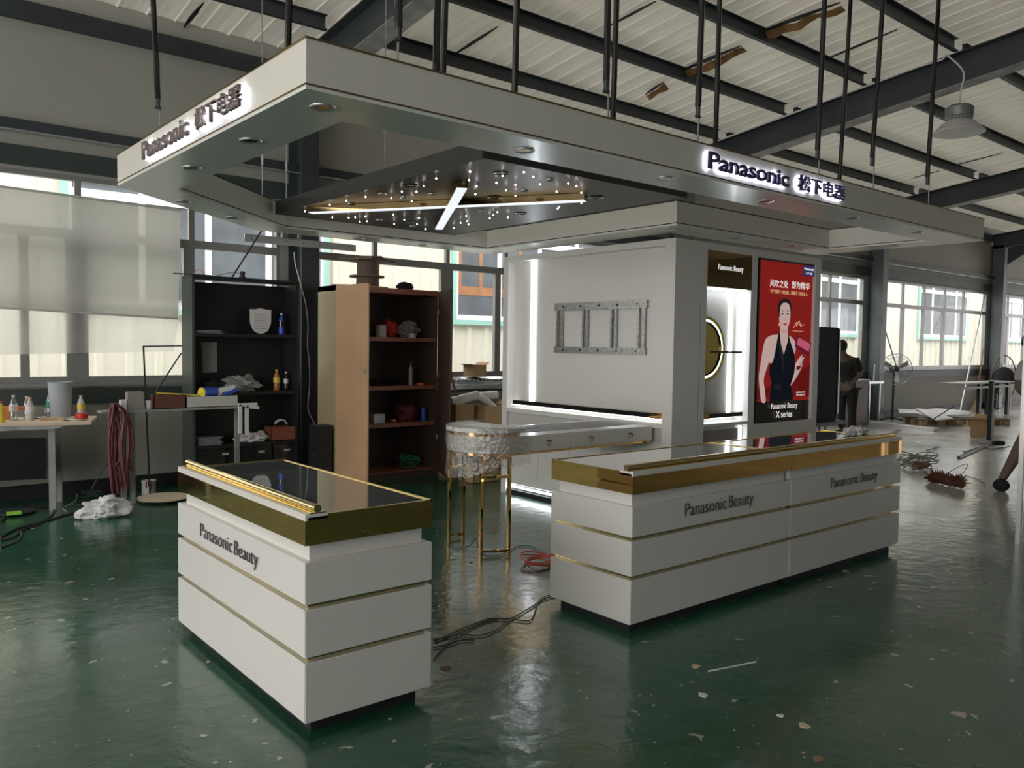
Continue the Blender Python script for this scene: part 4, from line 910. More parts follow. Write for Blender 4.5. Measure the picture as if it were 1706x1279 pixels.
pts = [(-w, h), (-w*.5, h*1.0), (0, h*1.05), (w*.5, h), (w, h), (w*.98, h*.45), (w*.7, h*.15), (w*.3, .01), (0, 0), (-w*.3, .01), (-w*.7, h*.15), (-w*.98, h*.45)]
t = thing('shield_plaque', 'white shield-shaped plaque on the top shelf of the bookcase', 'plaque', (c.x, ym, S1))
mb = MB(); mb.slab([(c.x+p[0], ym, S1+.002+p[1]) for p in pts], (0, .012, 0)); mb.build('plaque_face', 'paper', t)
mb = MB()
for i in range(8): mb.box(c.x-w*.6, ym-.002, S1+.06+i*.022, c.x+w*.6, ym, S1+.066+i*.022)
mb.build('printed_lines', 'paper_grey', t)
bottle('drink_bottle', 'dark blue drink bottle with a white cap on the top shelf', 0, 0, S1, .24, .032, 'blue', 'paper', 'black_gloss', at=Vector((P(469, 550, 'y', ym).x, ym, S1)))
for px0, px1, zz_, lb in ((322, 375, S1, 'grey papers at the left end of the top shelf'), (324, 368, S3, 'loose stack of papers low in the bookcase')):
    x0, x1 = P(px0, 550, 'y', ym).x, P(px1, 550, 'y', ym).x; mb = MB()
    for i in range(4 if zz_ == S1 else 9): mb.box(-(x1-x0)/2, -.08, i*.009, (x1-x0)/2*rnd.uniform(.5, 1), .10, i*.009+.004, Matrix.Translation(((x0+x1)/2, ym, zz_+.001)) @ Matrix.Rotation(rnd.uniform(-.15, .15), 4, 'Z'))
    solo(mb, 'paper_stack', 'paper_grey', lb, 'paper')
mb = MB(); yb = SY1-.017; a, b2, c, d = P(335, 570, 'y', yb), P(361, 570, 'y', yb), P(362, 620, 'y', yb), P(338, 621, 'y', yb); mb.slab([a, b2, c, d], (0, -.002, 0)); solo(mb, 'notice_sheet', 'taupe' if 0 else 'paper_grey', 'grey paper sheet pinned on the back of the bookcase', 'paper')
t = bottle('tea_bottle', 'yellow and red tea bottle on the middle shelf', 0, 0, S2, .235, .036, 'tea', 'yellow', 'yellow', at=Vector((P(461, 640, 'y', ym).x, ym, S2)))
t = bottle('spray_bottle', 'small dark bottle with a white label beside the tea bottle', 0, 0, S2, .21, .028, 'black_gloss', 'paper', 'label_white', at=Vector((P(476.5, 640, 'y', ym).x, ym, S2)))
c = P(405, 645, 'y', SY0+.06); mb = MB(); mb.blob((c.x, SY0+.10, S2+.085), (.17, .09, .075), .7, 2.5, 11, 4, S2+.002); solo(mb, 'plastic_bag', 'bag_film', 'crumpled grey plastic bag on the middle shelf', 'bag', smooth=True)
c = P(366, 645, 'y', SY0+.06); mb = MB(); mb.blob((c.x, SY0+.14, S2+.06), (.12, .08, .06), .6, 2.5, 21, 3, S2+.002); solo(mb, 'plastic_bag', 'cloth_dark', 'dark plastic bag left of the grey one on the middle shelf', 'bag', smooth=True)
c = P(425, 728, 'y', SY0+.06); mb = MB(); mb.blob((c.x, SY0+.12, S3+.04), (.15, .09, .05), .7, 3, 31, 4, S3+.002); solo(mb, 'white_cloth', 'paper', 'crumpled white cloth in the bottom of the bookcase', 'cloth', smooth=True)
x0, x1 = P(452, 720, 'y', SY0+.02).x, P(494, 720, 'y', SY0+.02).x; z1 = P(470, 711, 'y', SY0+.02).z; mb = MB(); z0 = S3+.003
mb.box(x0, SY0+.02, z0, x1, SY0+.026, z1); mb.box(x0, SY0+.2, z0, x1, SY0+.206, z1); mb.box(x0, SY0+.02, z0, x0+.006, SY0+.2, z1); mb.box(x1-.006, SY0+.02, z0, x1, SY0+.2, z1); mb.box(x0, SY0+.02, z0, x1, SY0+.2, z0+.006); solo(mb, 'red_carton', 'red_box', 'small brick red open box at the bottom right of the bookcase', 'box')
c = Vector(((x0+x1)/2, SY0+.1, z1)); mb = MB(); mb.tube([c+Vector((.07*math.cos(a_), .02*math.sin(a_), .02+.05*abs(math.sin(a_)))) for a_ in [i*.6 for i in range(10)]], .010, 6); solo(mb, 'white_hose', 'paper', 'coiled white tube in the brick red box', 'tube', smooth=True)
for i, (px0, px1, z0, z1, lb) in enumerate(((322, 390, .12, .47, 'left black storage box with paper labels'), (401, 452, .12, .475, 'middle black storage box with paper labels'), (455, 497, .12, .475, 'right black storage box with paper labels'))):
    x0, x1 = P(px0, 745, 'y', SY0+.03).x, P(px1, 745, 'y', SY0+.03).x; z1 = S3-.04
    t = thing('storage_box', lb, 'box', (x0, SY0+.03, .07), 0, 'black storage boxes in the bookcase')
    mb = MB(); mb.box(x0, SY0+.02, .072, x1, SY0+.25, z1); mb.build('box_body', 'black_gloss', t)
    for px, py in (((376, 743), (376, 756)), ((436, 752), ), ((478, 749), ))[i]:
        p = P(px, py, 'y', SY0+.018); mb = MB(); mb.box(p.x-.035, SY0+.016, p.z-.012, p.x+.035, SY0+.0195, p.z+.012); mb.build('paper_label', 'paper_grey', t)
# labelled drawers on the lowest visible level
# things on top of the bookcase
zt = SZ+.03
mb = MB(); a, b2 = P(289, 462, 'y', 8.7), P(352, 455, 'y', 8.7); a.z = zt+.01; b2.z = zt+.012; mb.bar(a, b2, .012, .012); solo(mb, 'thin_bar', 'steel_dark', 'thin dark bar sticking out left over the bookcase top', 'bar')
a, b2 = P(386, 459, 'y', 8.7), P(436, 384, 'y', 8.7); a.z = zt+.002; mb = MB(); mb.cyl(a, b2, .009, n=8); solo(mb, 'black_stick', 'black_matt', 'black stick slanting up from the bookcase top', 'stick')
c = P(404, 463, 'y', 8.68); mb = MB(); mb.lathe([(.035, 0), (.035, .02), (.022, .03), (.028, .05), (.026, .075), (0, .085)], (c.x, 8.68, zt), 16); solo(mb, 'black_knob', 'black_matt', 'small round black knob on the bookcase top', 'knob', smooth=True)  # stands for a small round knob
for i, (pts, m_, lb) in enumerate(((((300, 461), (318, 455), (333, 449), (344, 460)), 'red_cable', 'thin red wire looped on the bookcase top'), (((355, 459), (380, 455), (395, 454), (410, 463)), 'cable_black', 'thin dark wire looped on the bookcase top'))):
    mb = MB(); q_ = [P(*p, 'y', 8.72) for p in pts]; q_[0].z = zt+.003; q_[-1].z = zt+.003; mb.tube(q_, .003, 5); solo(mb, 'loose_wire', m_, lb, 'wire')
x0, x1 = P(400, 462, 'y', 8.66).x, P(436, 462, 'y', 8.66).x; mb = MB(); mb.box(x0-.1, 8.66, zt, x1, 8.8, zt+.006); solo(mb, 'paper_sheet', 'paper', 'white sheets lying on the bookcase top', 'paper')
# perforated bar in front of the column
yy = 8.908; a, b2, c, d = P(408, 389, 'y', yy), P(593, 408, 'y', yy), P(593, 419, 'y', yy), P(407, 402, 'y', yy)
t = thing('perforated_bar', 'long grey perforated metal bar fixed across the column beside the bookcase', 'bar', tuple((a+b2+c+d)/4))
mb = MB(); mb.slab([a, b2, c, d], (0, .02, 0)); o = mb.build('bar_body', 'alu', t)
for px, py in ((419, 393), (419, 398), (477, 402), (506, 405), (533, 404), (533, 409), (582, 411), (586, 415)):
    p = P(px, py, 'y', yy-.001); mb = MB(); mb.cyl(p, p+Vector((0, .003, 0)), .007, n=8); mb.build('hole', 'black_matt', t)
mb = MB(); p = P(484, 394, 'y', yy-.04); mb.box(p.x-.10, yy-.05, p.z-.03, p.x+.10, yy+.001, p.z+.03); solo(mb, 'clear_box', 'bottle_clear', 'clear plastic block hanging before the perforated bar', 'box')
# cord down the column
mb = MB(); pts = [(490, 420), (492, 440), (500, 470), (509, 505), (513, 540), (512, 575), (515, 600), (516, 640), (513, 680), (521, 700), (529, 720), (528, 745), (525, 775)]
mb.tube([P(*p, 'y', WY-.40) for p in pts], .006, 6); solo(mb, 'hanging_cable', 'cable_white', 'white cord hanging down the black steel column', 'cord', smooth=True)
# ================================================================== BROWN WARDROBE
WX0, WX1, WY0, WY1, WZ = 4.29, 5.63, 8.20, 8.65, 2.225
wd = thing('brown_wardrobe', 'tall brown wooden wardrobe with both doors open', 'wardrobe', (WX0, WY0, 0))
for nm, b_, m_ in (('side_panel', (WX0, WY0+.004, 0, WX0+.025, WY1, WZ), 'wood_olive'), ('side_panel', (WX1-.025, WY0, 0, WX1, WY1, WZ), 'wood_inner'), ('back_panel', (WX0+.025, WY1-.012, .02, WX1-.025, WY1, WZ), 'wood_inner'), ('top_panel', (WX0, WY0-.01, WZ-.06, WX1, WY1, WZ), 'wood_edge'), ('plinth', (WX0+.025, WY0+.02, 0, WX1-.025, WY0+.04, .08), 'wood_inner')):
    mb = MB(); mb.box(*b_); mb.build(nm, m_, wd)
wz = []
for py in (562, 643, 705):
    z = P(660, py, 'y', WY0).z; wz.append(z); mb = MB(); mb.box(WX0+.025, WY0+.01, z-.045, WX1-.025, WY1-.012, z); mb.build('shelf', 'wood_edge', wd)
mb = MB(); mb.box(WX0+.025, WY0+.02, .08, WX1-.025, WY1-.012, .10); mb.build('shelf', 'wood_edge', wd)
W1, W2, W3 = wz
mt = Matrix.Translation((WX0+.004, WY0-.003, 0)) @ Matrix.Rotation(math.radians(-88), 4, 'Z')
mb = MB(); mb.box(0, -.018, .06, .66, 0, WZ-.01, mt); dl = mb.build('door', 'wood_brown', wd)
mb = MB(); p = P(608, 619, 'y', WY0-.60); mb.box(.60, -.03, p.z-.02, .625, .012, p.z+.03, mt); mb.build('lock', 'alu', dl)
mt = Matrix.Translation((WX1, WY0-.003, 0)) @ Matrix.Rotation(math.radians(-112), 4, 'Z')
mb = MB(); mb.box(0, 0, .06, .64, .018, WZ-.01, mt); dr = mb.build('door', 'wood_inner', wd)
for z in (1.95, 1.2, .45): mb = MB(); mb.box(.01, -.012, z, .05, .0, z+.05, mt); mb.build('hinge', 'alu', dr)
def on(px, y): return P(px, 650, 'y', y).x
yw = WY0+.16
mb = MB(); mb.lathe([(.045, 0), (.062, 0), (.062, .14), (.045, .14)], (on(634, yw), yw, W1), 24); solo(mb, 'tape_roll', 'off_white', 'wide cream tape roll on the wardrobe top shelf', 'roll', smooth=True)
mb = MB(); mb.blob((on(652, yw), yw+.06, W1+.09), (.09, .07, .10), .5, 2.5, 41, 4, W1+.002); solo(mb, 'red_bag', 'red', 'bright red plastic bag on the wardrobe top shelf', 'bag', smooth=True)
mb = MB(); mb.blob((on(684, yw), yw+.06, W1+.085), (.12, .07, .09), .6, 2.5, 51, 4, W1+.002); solo(mb, 'plastic_bag', 'bag_film', 'clear plastic bag on the wardrobe top shelf', 'bag', smooth=True)
mb = MB(); mb.lathe([(.03, 0), (.045, 0), (.045, .05), (.03, .05)], (on(686, yw-.08), yw-.08, W1), 20); solo(mb, 'tape_roll', 'off_white', 'small white tape roll before the clear bag', 'roll', smooth=True)
mb = MB(); mb.lathe([(.026, 0), (.026, .20), (.010, .22), (.004, .27), (0, .27)], (on(684, yw), yw, W2), 16); solo(mb, 'sealant_tube', 'grey_plastic', 'grey sealant cartridge standing on the middle wardrobe shelf', 'tube', smooth=True)
mb = MB(); mb.blob((on(636, yw), yw+.03, W2+.035), (.15, .09, .035), .9, 3.2, 61, 4, W2+.002); solo(mb, 'black_rag', 'cloth_dark', 'black rags and tools on the middle wardrobe shelf', 'rag', smooth=True)
mb = MB(); mb.lathe([(.025, 0), (.05, 0), (.05, .025), (.025, .025)], (on(701, yw-.05), yw-.05, W2), 20); solo(mb, 'tape_roll', 'orange', 'flat orange tape roll on the middle wardrobe shelf', 'roll', smooth=True)
mb = MB(); mb.box(on(620, yw), yw-.05, W3, on(638, yw), yw+.05, W3+.105); solo(mb, 'small_box', 'paper', 'small white box on the lower wardrobe shelf', 'box')
mb = MB(); mb.blob((on(681, yw), yw+.04, W3+.10), (.13, .09, .13), .3, 1.8, 71, 4, W3+.002); solo(mb, 'red_bag', 'red_strap', 'dark red bag slumped on the lower wardrobe shelf', 'bag', smooth=True)
mb = MB(); mb.lathe([(.032, 0), (.034, .01), (.034, .15), (.03, .16), (0, .16)], (on(706, yw-.04), yw-.04, W3), 20); solo(mb, 'drink_can', 'blue', 'blue can at the right of the lower wardrobe shelf', 'can', smooth=True)
mb = MB(); mb.blob((on(653, yw), yw-.04, W3+.02), (.035, .03, .02), .2, 2, 5, 3, W3+.001); solo(mb, 'orange_roll', 'orange', 'small orange lump between the white box and dark red bag', 'roll', smooth=True)
def tangle(label, c, r, n, m_, seed, tr=.006, name='cable_tangle', z=.01, hz=.12):
    rg = random.Random(seed); mb = MB(); pts = []
    for i in range(n):
        a_ = i*1.9+rg.random(); rr = r*rg.uniform(.4, 1); pts.append((c[0]+rr*math.cos(a_), c[1]+rr*.7*math.sin(a_), z+rg.random()*hz))
    mb.tube(pts, tr, 5); return solo(mb, name, m_, label, 'cable', smooth=True)
tangle('yellow cable tangle on the floor before the wardrobe', P(626, 785, 'z', 0), .22, 22, 'yellow', 1)
tangle('blue cord on the floor under the yellow tangle', P(632, 792, 'z', 0)+Vector((.05, -.12, 0)), .16, 12, 'blue', 2, hz=.05)
tangle('green netting tangle in the wardrobe bottom', (on(686, 8.3), 8.36, 0), .16, 26, 'green', 3, .005, z=.115, hz=.14)
tangle('orange cord lying at the wardrobe foot', P(660, 783, 'z', 0), .13, 10, 'orange', 4, hz=.03)
tangle('red cord lying right of the wardrobe foot', P(725, 787, 'z', 0), .13, 9, 'red', 5, hz=.03)
# on top of the wardrobe
c = Vector((on(614, 8.4), 8.45, WZ)); t = thing('cable_spool', 'dark double-disc wooden spool standing on the wardrobe top', 'spool', tuple(c))
mb = MB(); mb.lathe([(.13, 0), (.12, .13), (.115, .30), (.12, .31)], c, 24); mb.build('spool_core', 'wood_raw_dark', t, smooth=True)
mb = MB(); mb.lathe([(.20, .125), (.20, .145)], c, 28); mb.build('lower_disc', 'wood_raw_dark', t)
mb = MB(); mb.box(-.26, -.22, .31, .26, .22, .335, Matrix.Translation(c) @ Matrix.Rotation(.5, 4, 'Z')); mb.box(-.24, -.20, .338, .22, .20, .352, Matrix.Translation(c) @ Matrix.Rotation(.9, 4, 'Z')); mb.build('top_boards', 'wood_raw_dark', t)
mb = MB(); mb.blob((on(677, 8.3), 8.35, WZ+.04), (.10, .07, .05), .5, 2.6, 81, 3, WZ+.002); solo(mb, 'dark_helmet', 'cloth_dark', 'small dark lump on the wardrobe top right of the spool', 'bundle', smooth=True)
p0 = P(527, 477, 'y', 8.35); mb = MB(); mb.tube([Vector((WX0-.02, 8.3, WZ+.006)), Vector((4.55, 8.24, WZ+.014)), Vector((4.95, 8.22, WZ+.007))], .006, 5); solo(mb, 'curved_strip', 'wood_raw', 'thin pale strip lying on the wardrobe top', 'strip')
mb = MB(); x0 = P(531, 740, 'y', 8.05).x; mb.box(4.07, 8.22, .0, 4.245, 8.42, .68); t = thing('black_crate', 'black crate stack standing left of the open wardrobe door', 'crate', (4.16, 8.3, 0))
mb.build('crate_body', 'black_board', t)
for z in (.2, .4): mb = MB(); mb.box(4.065, 8.215, z, 4.25, 8.425, z+.02); mb.build('rib', 'black_gloss', t)
# ================================================================== BENCH WITH BOXES between wardrobe and kiosk
BB = 8.7
t = thing('work_table', 'low metal workbench with cardboard boxes left of the kiosk', 'table', (6.6, BB, 0))
zb_ = P(800, 640, 'y', BB).z
mb = MB(); mb.box(5.9, BB-.02, zb_-.06, 8.2, BB+.5, zb_); mb.build('table_top', 'galv', t)
for x in (6.0, 7.15, 8.1): mb = MB(); mb.box(x-.025, BB, 0, x+.025, BB+.05, zb_-.06); mb.build('leg', 'steel_dark', t)
mb = MB(); mb.box(6.0, BB+.1, .35, 8.1, BB+.45, .38); mb.build('lower_shelf', 'wood_raw_dark', t)
mb = MB(); b = mb.b; x0, x1 = on(746, BB+.3)+.05, 8.1
mb.box(x0, BB+.12, zb_, x1, BB+.42, zb_+.012)
for i in range(26): xx = x0+(x1-x0)*i/26; mb.cyl((xx, BB+.12, zb_+.045), (xx, BB+.42, zb_+.065), .022, n=6)
solo(mb, 'corrugated_sheet', 'galv', 'ribbed metal sheets lying on the bench left of the kiosk', 'sheet')
def carton(label, c, w, d, h, rz_, flaps=.12, m_='card', tilt=0, name='cardboard_box'):
    t = thing(name, label, 'box', tuple(c), rz_)
    mb = MB(); e = .006
    mb.box(-w/2, -d/2, 0, w/2, -d/2+e, h); mb.box(-w/2, d/2-e, 0, w/2, d/2, h); mb.box(-w/2, -d/2, 0, -w/2+e, d/2, h); mb.box(w/2-e, -d/2, 0, w/2, d/2, h); mb.box(-w/2, -d/2, 0, w/2, d/2, e)
    mb.build('box_body', m_, t, world=False)
    if flaps:
        for sx, ang in ((-1, 2.3), (1, 2.0)):
            m4 = Matrix.Translation((sx*w/2, 0, h)) @ Matrix.Rotation(-sx*(math.pi/2-ang+.9), 4, 'Y')
            mb = MB(); mb.box(0 if sx > 0 else -flaps, -d/2, -.003, flaps if sx > 0 else 0, d/2, .003, m4); mb.build('flap', m_, t, world=False)
    t.rotation_euler = (tilt, 0, rz_); return t
carton('white opened carton lying on the ribbed metal sheets', Vector((on(790, BB+.28), BB+.27, zb_+.09)), .26, .2, .16, .3, .08, 'card', 0)
mb = MB(); p = Vector((on(758, BB-.1), BB-.08, 0)); mb.bar((p.x-.06, p.y, zb_+.17), (p.x+.14, p.y-.25, .01), .03, .015); solo(mb, 'wooden_lath', 'red_box', 'reddish wooden lath leaning on the bench behind the wardrobe door', 'lath')
zc = .0
cA = Vector((on(757, 8.05)+.02, 8.05, 0)); cB = Vector((on(800, 8.0), 8.0, 0))
h1 = P(757, 672, 'y', 8.05).z; h2 = P(800, 672, 'y', 8.0).z
carton('cardboard box half hidden by the right wardrobe door', cA+Vector((.02, 0, 0)), .30, .30, h1, .1, 0)
carton('open cardboard box with rolls on top, left of the kiosk', cB+Vector((.14, -.02, 0)), .40, .36, h2-.02, -.1, .10)
for (a_, b_, r_, lb) in (((750, 668), (826, 658), .05, 'long foam-wrapped roll lying at the back on the cartons'), ((757, 675), (795, 658), .055, 'short foam-wrapped roll lying over the left carton'), ((797, 660), (832, 688), .045, 'foam-wrapped roll sagging over the right carton towards the kiosk')):
    A_ = P(*a_, 'y', 8.0); B_ = P(*b_, 'y', 8.0 if r_ != .05 else 8.2); mid = (A_+B_)/2+Vector((0, 0, .02)); mb = MB(); mb.tube([A_, mid, B_], r_, 12)
    for v in mb.b.verts: v.co += Vector((0, 0, .012))*noise.noise(v.co*14)
    o = solo(mb, 'foam_roll', 'paper', lb, 'roll', 'foam-wrapped rolls', smooth=True)
carton('brown carton on the floor seen under the vanity table', Vector((on(798, 7.6), 7.6, 0)), .36, .3, .20, .0, 0, 'wood_raw')
# ================================================================== FLOOR ITEMS, LEFT
c = P(180, 862, 'z', 0); mb = MB(); mb.blob((c.x, c.y+.05, .07), (.17, .12, .10), .5, 1.9, 91, 5, .002); mb.blob((c.x-.16, c.y+.06, .04), (.08, .06, .05), .5, 2, 95, 4, .002); solo(mb, 'white_bag', 'paper', 'crumpled white plastic bag on the green floor', 'bag', smooth=True)
c = P(248, 822, 'z', 0); t = thing('paint_can', 'white paint tin with red drips standing by the wall', 'can', (c.x, c.y, 0))
mb = MB(); mb.lathe([(.068, 0), (.068, .13), (.072, .13), (.072, .14), (.066, .14), (.066, .132), (0, .132)], c, 24); mb.build('tin', 'off_white', t, smooth=True)
for a_, l_ in ((-2.2, .07), (-1.9, .05), (-1.5, .09)): mb = MB(); mb.box(c.x+.069*math.cos(a_)-.005, c.y+.069*math.sin(a_)-.004, .14-l_, c.x+.069*math.cos(a_)+.005, c.y+.069*math.sin(a_)+.003, .141); mb.build('drip', 'red_strap', t)
c = P(272, 834, 'z', 0); mb = MB(); mb.lathe([(.24, .03), (.24, .042), (0, .042)], c, 40); mb.lathe([(.05, 0), (.05, .03)], c, 16); solo(mb, 'round_board', 'mdf', 'pale round board lying near the paint tin', 'board')
c = P(46, 852, 'z', 0); mb = MB(); c.x -= .10; mb.lathe([(.14, .0), (.17, .012), (.17, .02), (.14, .02), (0, .015)], c, 40); solo(mb, 'cable_disc', 'girt_green', 'dark green round plate under the left workbench', 'plate')
mb = MB(); c = P(22, 858, 'z', .02); mb.bar(c-Vector((.05, 0, -.02)), c+Vector((.06, 0, .02)), .04, .03); solo(mb, 'lime_brush', 'lime', 'lime green plastic piece on the dark round plate', 'tool')
def cable(label, pts, r, m_, z=.008, name='floor_cable', cat='cable'):
    mb = MB(); mb.tube([P(p[0], p[1], 'z', p[2] if len(p) > 2 else z) for p in pts], r, 6); return solo(mb, name, m_, label, cat, smooth=True)
cable('black cable running past the bench leg to the white bag', [(0, 895), (30, 880), (75, 868), (110, 858), (150, 848), (190, 842)], .010, 'cable_black')
cable('grey cable loop at the left picture edge', [(0, 900), (20, 895), (35, 885), (30, 900), (0, 912)], .010, 'steel_dark')
cable('black cable curling under the left workbench', [(0, 870), (30, 846), (60, 843), (90, 850), (70, 870), (30, 885)], .009, 'cable_black')
cable('thin white wire under the left workbench', [(120, 792, .12), (128, 820), (124, 835), (105, 846), (112, 852)], .004, 'cable_white')
mb = MB(); mb.tube([P(*p, 'y', 8.6) for p in ((152, 815), (165, 792), (180, 770), (198, 748))], .006, 5); solo(mb, 'black_wire', 'cable_black', 'stiff black wire leaning by the red straps', 'wire')
c = P(150, 830, 'z', 0); tangle('dark green net scraps near the white bag', c, .13, 16, 'girt_green', 9, .004, 'net_scrap', hz=.08)
# ================================================================== FLOOR CABLES in the middle
cable('black cable from the left counter, upper strand', [(725, 1068), (745, 1058), (790, 1039), (820, 1030), (850, 1030), (880, 1014), (905, 998), (925, 992)], .0038, 'cable_black')
cable('black cable from the left counter, looping lower strand', [(722, 1098), (745, 1072), (775, 1050), (812, 1034), (845, 1030), (880, 1034), (890, 1022), (898, 1000), (918, 989)], .0034, 'cable_black')
cable('short dark cable beside the left counter', [(722, 1078), (745, 1074), (768, 1066), (790, 1066)], .0034, 'cable_black')
cable('dark green cable between the two counters', [(722, 1066), (765, 1057), (800, 1058), (828, 1048), (850, 1032), (880, 1014)], .003, 'girt_green')
cable('blue cable from the vanity leg to the red coil', [(740, 902), (760, 912), (782, 908), (792, 895), (800, 915), (815, 925), (840, 922), (862, 910), (885, 910), (912, 924)], .0034, 'cable_blue')
c = P(908, 938, 'z', 0); c.x -= .03; t = thing('red_cable_coil', 'coil of red cable against the right counter', 'cable', tuple(c)); 
for i in range(5):
    mb = MB(); rr = .10+.012*i; mb.tube([(c.x-.03+rr*math.cos(a_)*.9, c.y+rr*math.sin(a_), .01+.012*i+.01*math.sin(a_*2+i)) for a_ in [k_*math.pi/8 for k_ in range(17)]], .005, 6, False); mb.build('coil_turn', 'red_cable', t, smooth=True)
for i, (px, py, s_, m_, lb) in enumerate([(1158, 1110, .03, 'mdf', 'tan chip nearest the right counter front'), (1341, 1209, .035, 'mdf', 'largest tan paint chip on the floor at lower right'), (1171, 1158, .03, 'paper', 'pale chip left of the long scratch'), (1300, 1192, .02, 'paper', 'small pale chip left of the largest tan one'), (1364, 1264, .035, 'card_dark', 'brown scrap at the lower edge'), (742, 1113, .035, 'card_dark', 'brown scrap beside the left counter'), (785, 937, .02, 'black_matt', 'black crumb near the vanity legs')]):
    c = P(px, py, 'z', 0); mb = MB(); n_ = 9; mb.prism([(c.x+s_*rnd.uniform(.5, 1)*math.cos(k_*2*math.pi/n_), c.y+s_*rnd.uniform(.5, 1)*math.sin(k_*2*math.pi/n_)) for k_ in range(n_)], .0, .003); solo(mb, 'floor_chip', m_, lb, 'chip')
a_, b_ = P(1180, 1118, 'z', .003), P(1260, 1102, 'z', .003); mb = MB(); mb.bar(a_, b_, .012, .003); solo(mb, 'tape_scrap', 'paper', 'long thin white strip on the floor at lower right', 'strip')
# bits on the right counter
c = P(1428, 724, 'z', .905); mb = MB(); mb.blob((c.x, c.y, .93), (.12, .05, .035), .7, 3, 101, 4, .904); solo(mb, 'crumpled_film', 'paper', 'crumpled white plastic on the right counter far end', 'plastic', smooth=True)
# ================================================================== RIGHT BACKGROUND
bp = thing('black_board', 'tall black board on a cart just right of the poster', 'board', (12.78, 7.13, 0))
x0, x1 = P(1367, 600, 'y', 7.13).x, P(1397, 600, 'y', 7.13).x; z1 = P(1385, 545, 'y', 7.13).z; z0 = P(1385, 700, 'y', 7.13).z
mb = MB(); mb.box(x0-.3, 7.13, z0, x1, 7.19, z1, bev=.01); mb.build('board_face', 'black_flat', bp)
mb = MB(); mb.box(x1, 7.12, z0+.1, x1+.02, 7.2, z1-.02); mb.cyl((x1+.07, 7.14, z0+.1), (x1+.06, 7.14, z1-.25), .008, n=8); mb.build('handle_rail', 'alu', bp)
mb = MB(); mb.box(x0-.3, 6.95, z0-.05, x1+.05, 7.35, z0); mb.build('cart_deck', 'steel_dark', bp)
for x in (x0-.2, x1-.05):
    for y in (7.0, 7.3): mb = MB(); mb.cyl((x, y-.02, .06), (x, y+.02, .06), .06, n=16); mb.box(x-.015, y-.01, .1, x+.015, y+.01, z0-.05); mb.build('wheel', 'black_matt', bp)
# person in black bending behind the board
PYY = 7.75; pc = P(1410, 650, 'y', PYY); hx = pc.x
per = thing('person', 'person in a black T-shirt bending forward behind the black board', 'person', (hx, PYY, 0))
def V(dx, dy, z): return (hx+dx, PYY+dy, z)
nodes = [(V(.06, 0, .92), (.15, .12)), (V(.08, 0, 1.1), (.14, .11)), (V(.02, 0, 1.3), (.15, .12)), (V(-.08, 0, 1.43), (.10, .09)), (V(-.15, 0, 1.49), .055), (V(-.20, 0, 1.56), (.085, .075)), (V(-.24, 0, 1.64), (.085, .08)), (V(-.27, 0, 1.71), .05),
         (V(-.06, -.19, 1.38), .065), (V(.00, -.27, 1.14), .048), (V(-.20, -.24, 1.02), .034), (V(-.27, -.24, 1.0), .028), (V(-.06, .19, 1.38), .065), (V(.00, .27, 1.14), .048), (V(-.20, .24, 1.02), .034), (V(-.27, .24, 1.0), .028),
         (V(.05, -.10, .82), .095), (V(.02, -.11, .48), .06), (V(.06, -.11, .10), .04), (V(-.10, -.12, .04), .035), (V(.05, .10, .82), .095), (V(.04, .11, .48), .06), (V(.08, .11, .10), .04), (V(-.08, .12, .04), .035)]
edges = [(0, 1), (1, 2), (2, 3), (3, 4), (4, 5), (5, 6), (6, 7), (3, 8), (8, 9), (9, 10), (10, 11), (3, 12), (12, 13), (13, 14), (14, 15), (0, 16), (16, 17), (17, 18), (18, 19), (0, 20), (20, 21), (21, 22), (22, 23)]
skin_body('body', nodes, edges, 0, 'skin_shaded', per)
def fingers(par, base, d, side, m_='skin_shaded', s_=1.0):
    d = Vector(d).normalized(); side = Vector(side).normalized(); dn = d.cross(side)
    mb = MB(); mb.tube([Vector(base)-d*.02, Vector(base)+d*.045, Vector(base)+d*.09], .032*s_, 10)
    for i, L_ in enumerate((.07, .08, .075, .06)):
        b0 = Vector(base)+d*.085+side*(.030-.020*i)*s_; mb.tube([b0, b0+d*L_*.5+dn*.006, b0+d*L_*.85+dn*.03], .0085*s_, 6)
    b0 = Vector(base)+d*.03+side*.035*s_; mb.tube([b0, b0+side*.025+d*.03, b0+side*.03+d*.06+dn*.01], .010*s_, 6)
    return mb.build('hand', m_, par, smooth=True)
fingers(per, V(-.27, -.24, 1.0), (-1, .1, -.1), (0, -1, .2)); fingers(per, V(-.27, .24, 1.0), (-1, -.1, -.1), (0, 1, .2))
tn = [(V(.06, 0, .90), (.17, .14)), (V(.085, 0, 1.1), (.165, .135)), (V(.03, 0, 1.3), (.19, .16)), (V(-.07, 0, 1.43), (.15, .13)), (V(-.06, -.19, 1.38), .10), (V(.00, -.26, 1.17), .07), (V(-.06, .19, 1.38), .10), (V(.00, .26, 1.17), .075)]
skin_body('t_shirt', tn, [(0, 1), (1, 2), (2, 3), (3, 4), (4, 5), (3, 6), (6, 7)], 0, 'cloth_dark', per)
tn = [(V(.06, 0, .93), (.165, .135)), (V(.05, -.10, .80), .115), (V(.02, -.11, .48), .085), (V(.06, -.11, .10), .07), (V(.05, .10, .80), .115), (V(.04, .11, .48), .085), (V(.08, .11, .10), .07)]
skin_body('trousers', tn, [(0, 1), (1, 2), (2, 3), (0, 4), (4, 5), (5, 6)], 0, 'cloth_dark', per)
mb = MB(); mb.blob(V(-.215, 0, 1.66), (.108, .095, .115), .06, 4, 3, 4); mb.build('hair', 'hair', per, smooth=True)
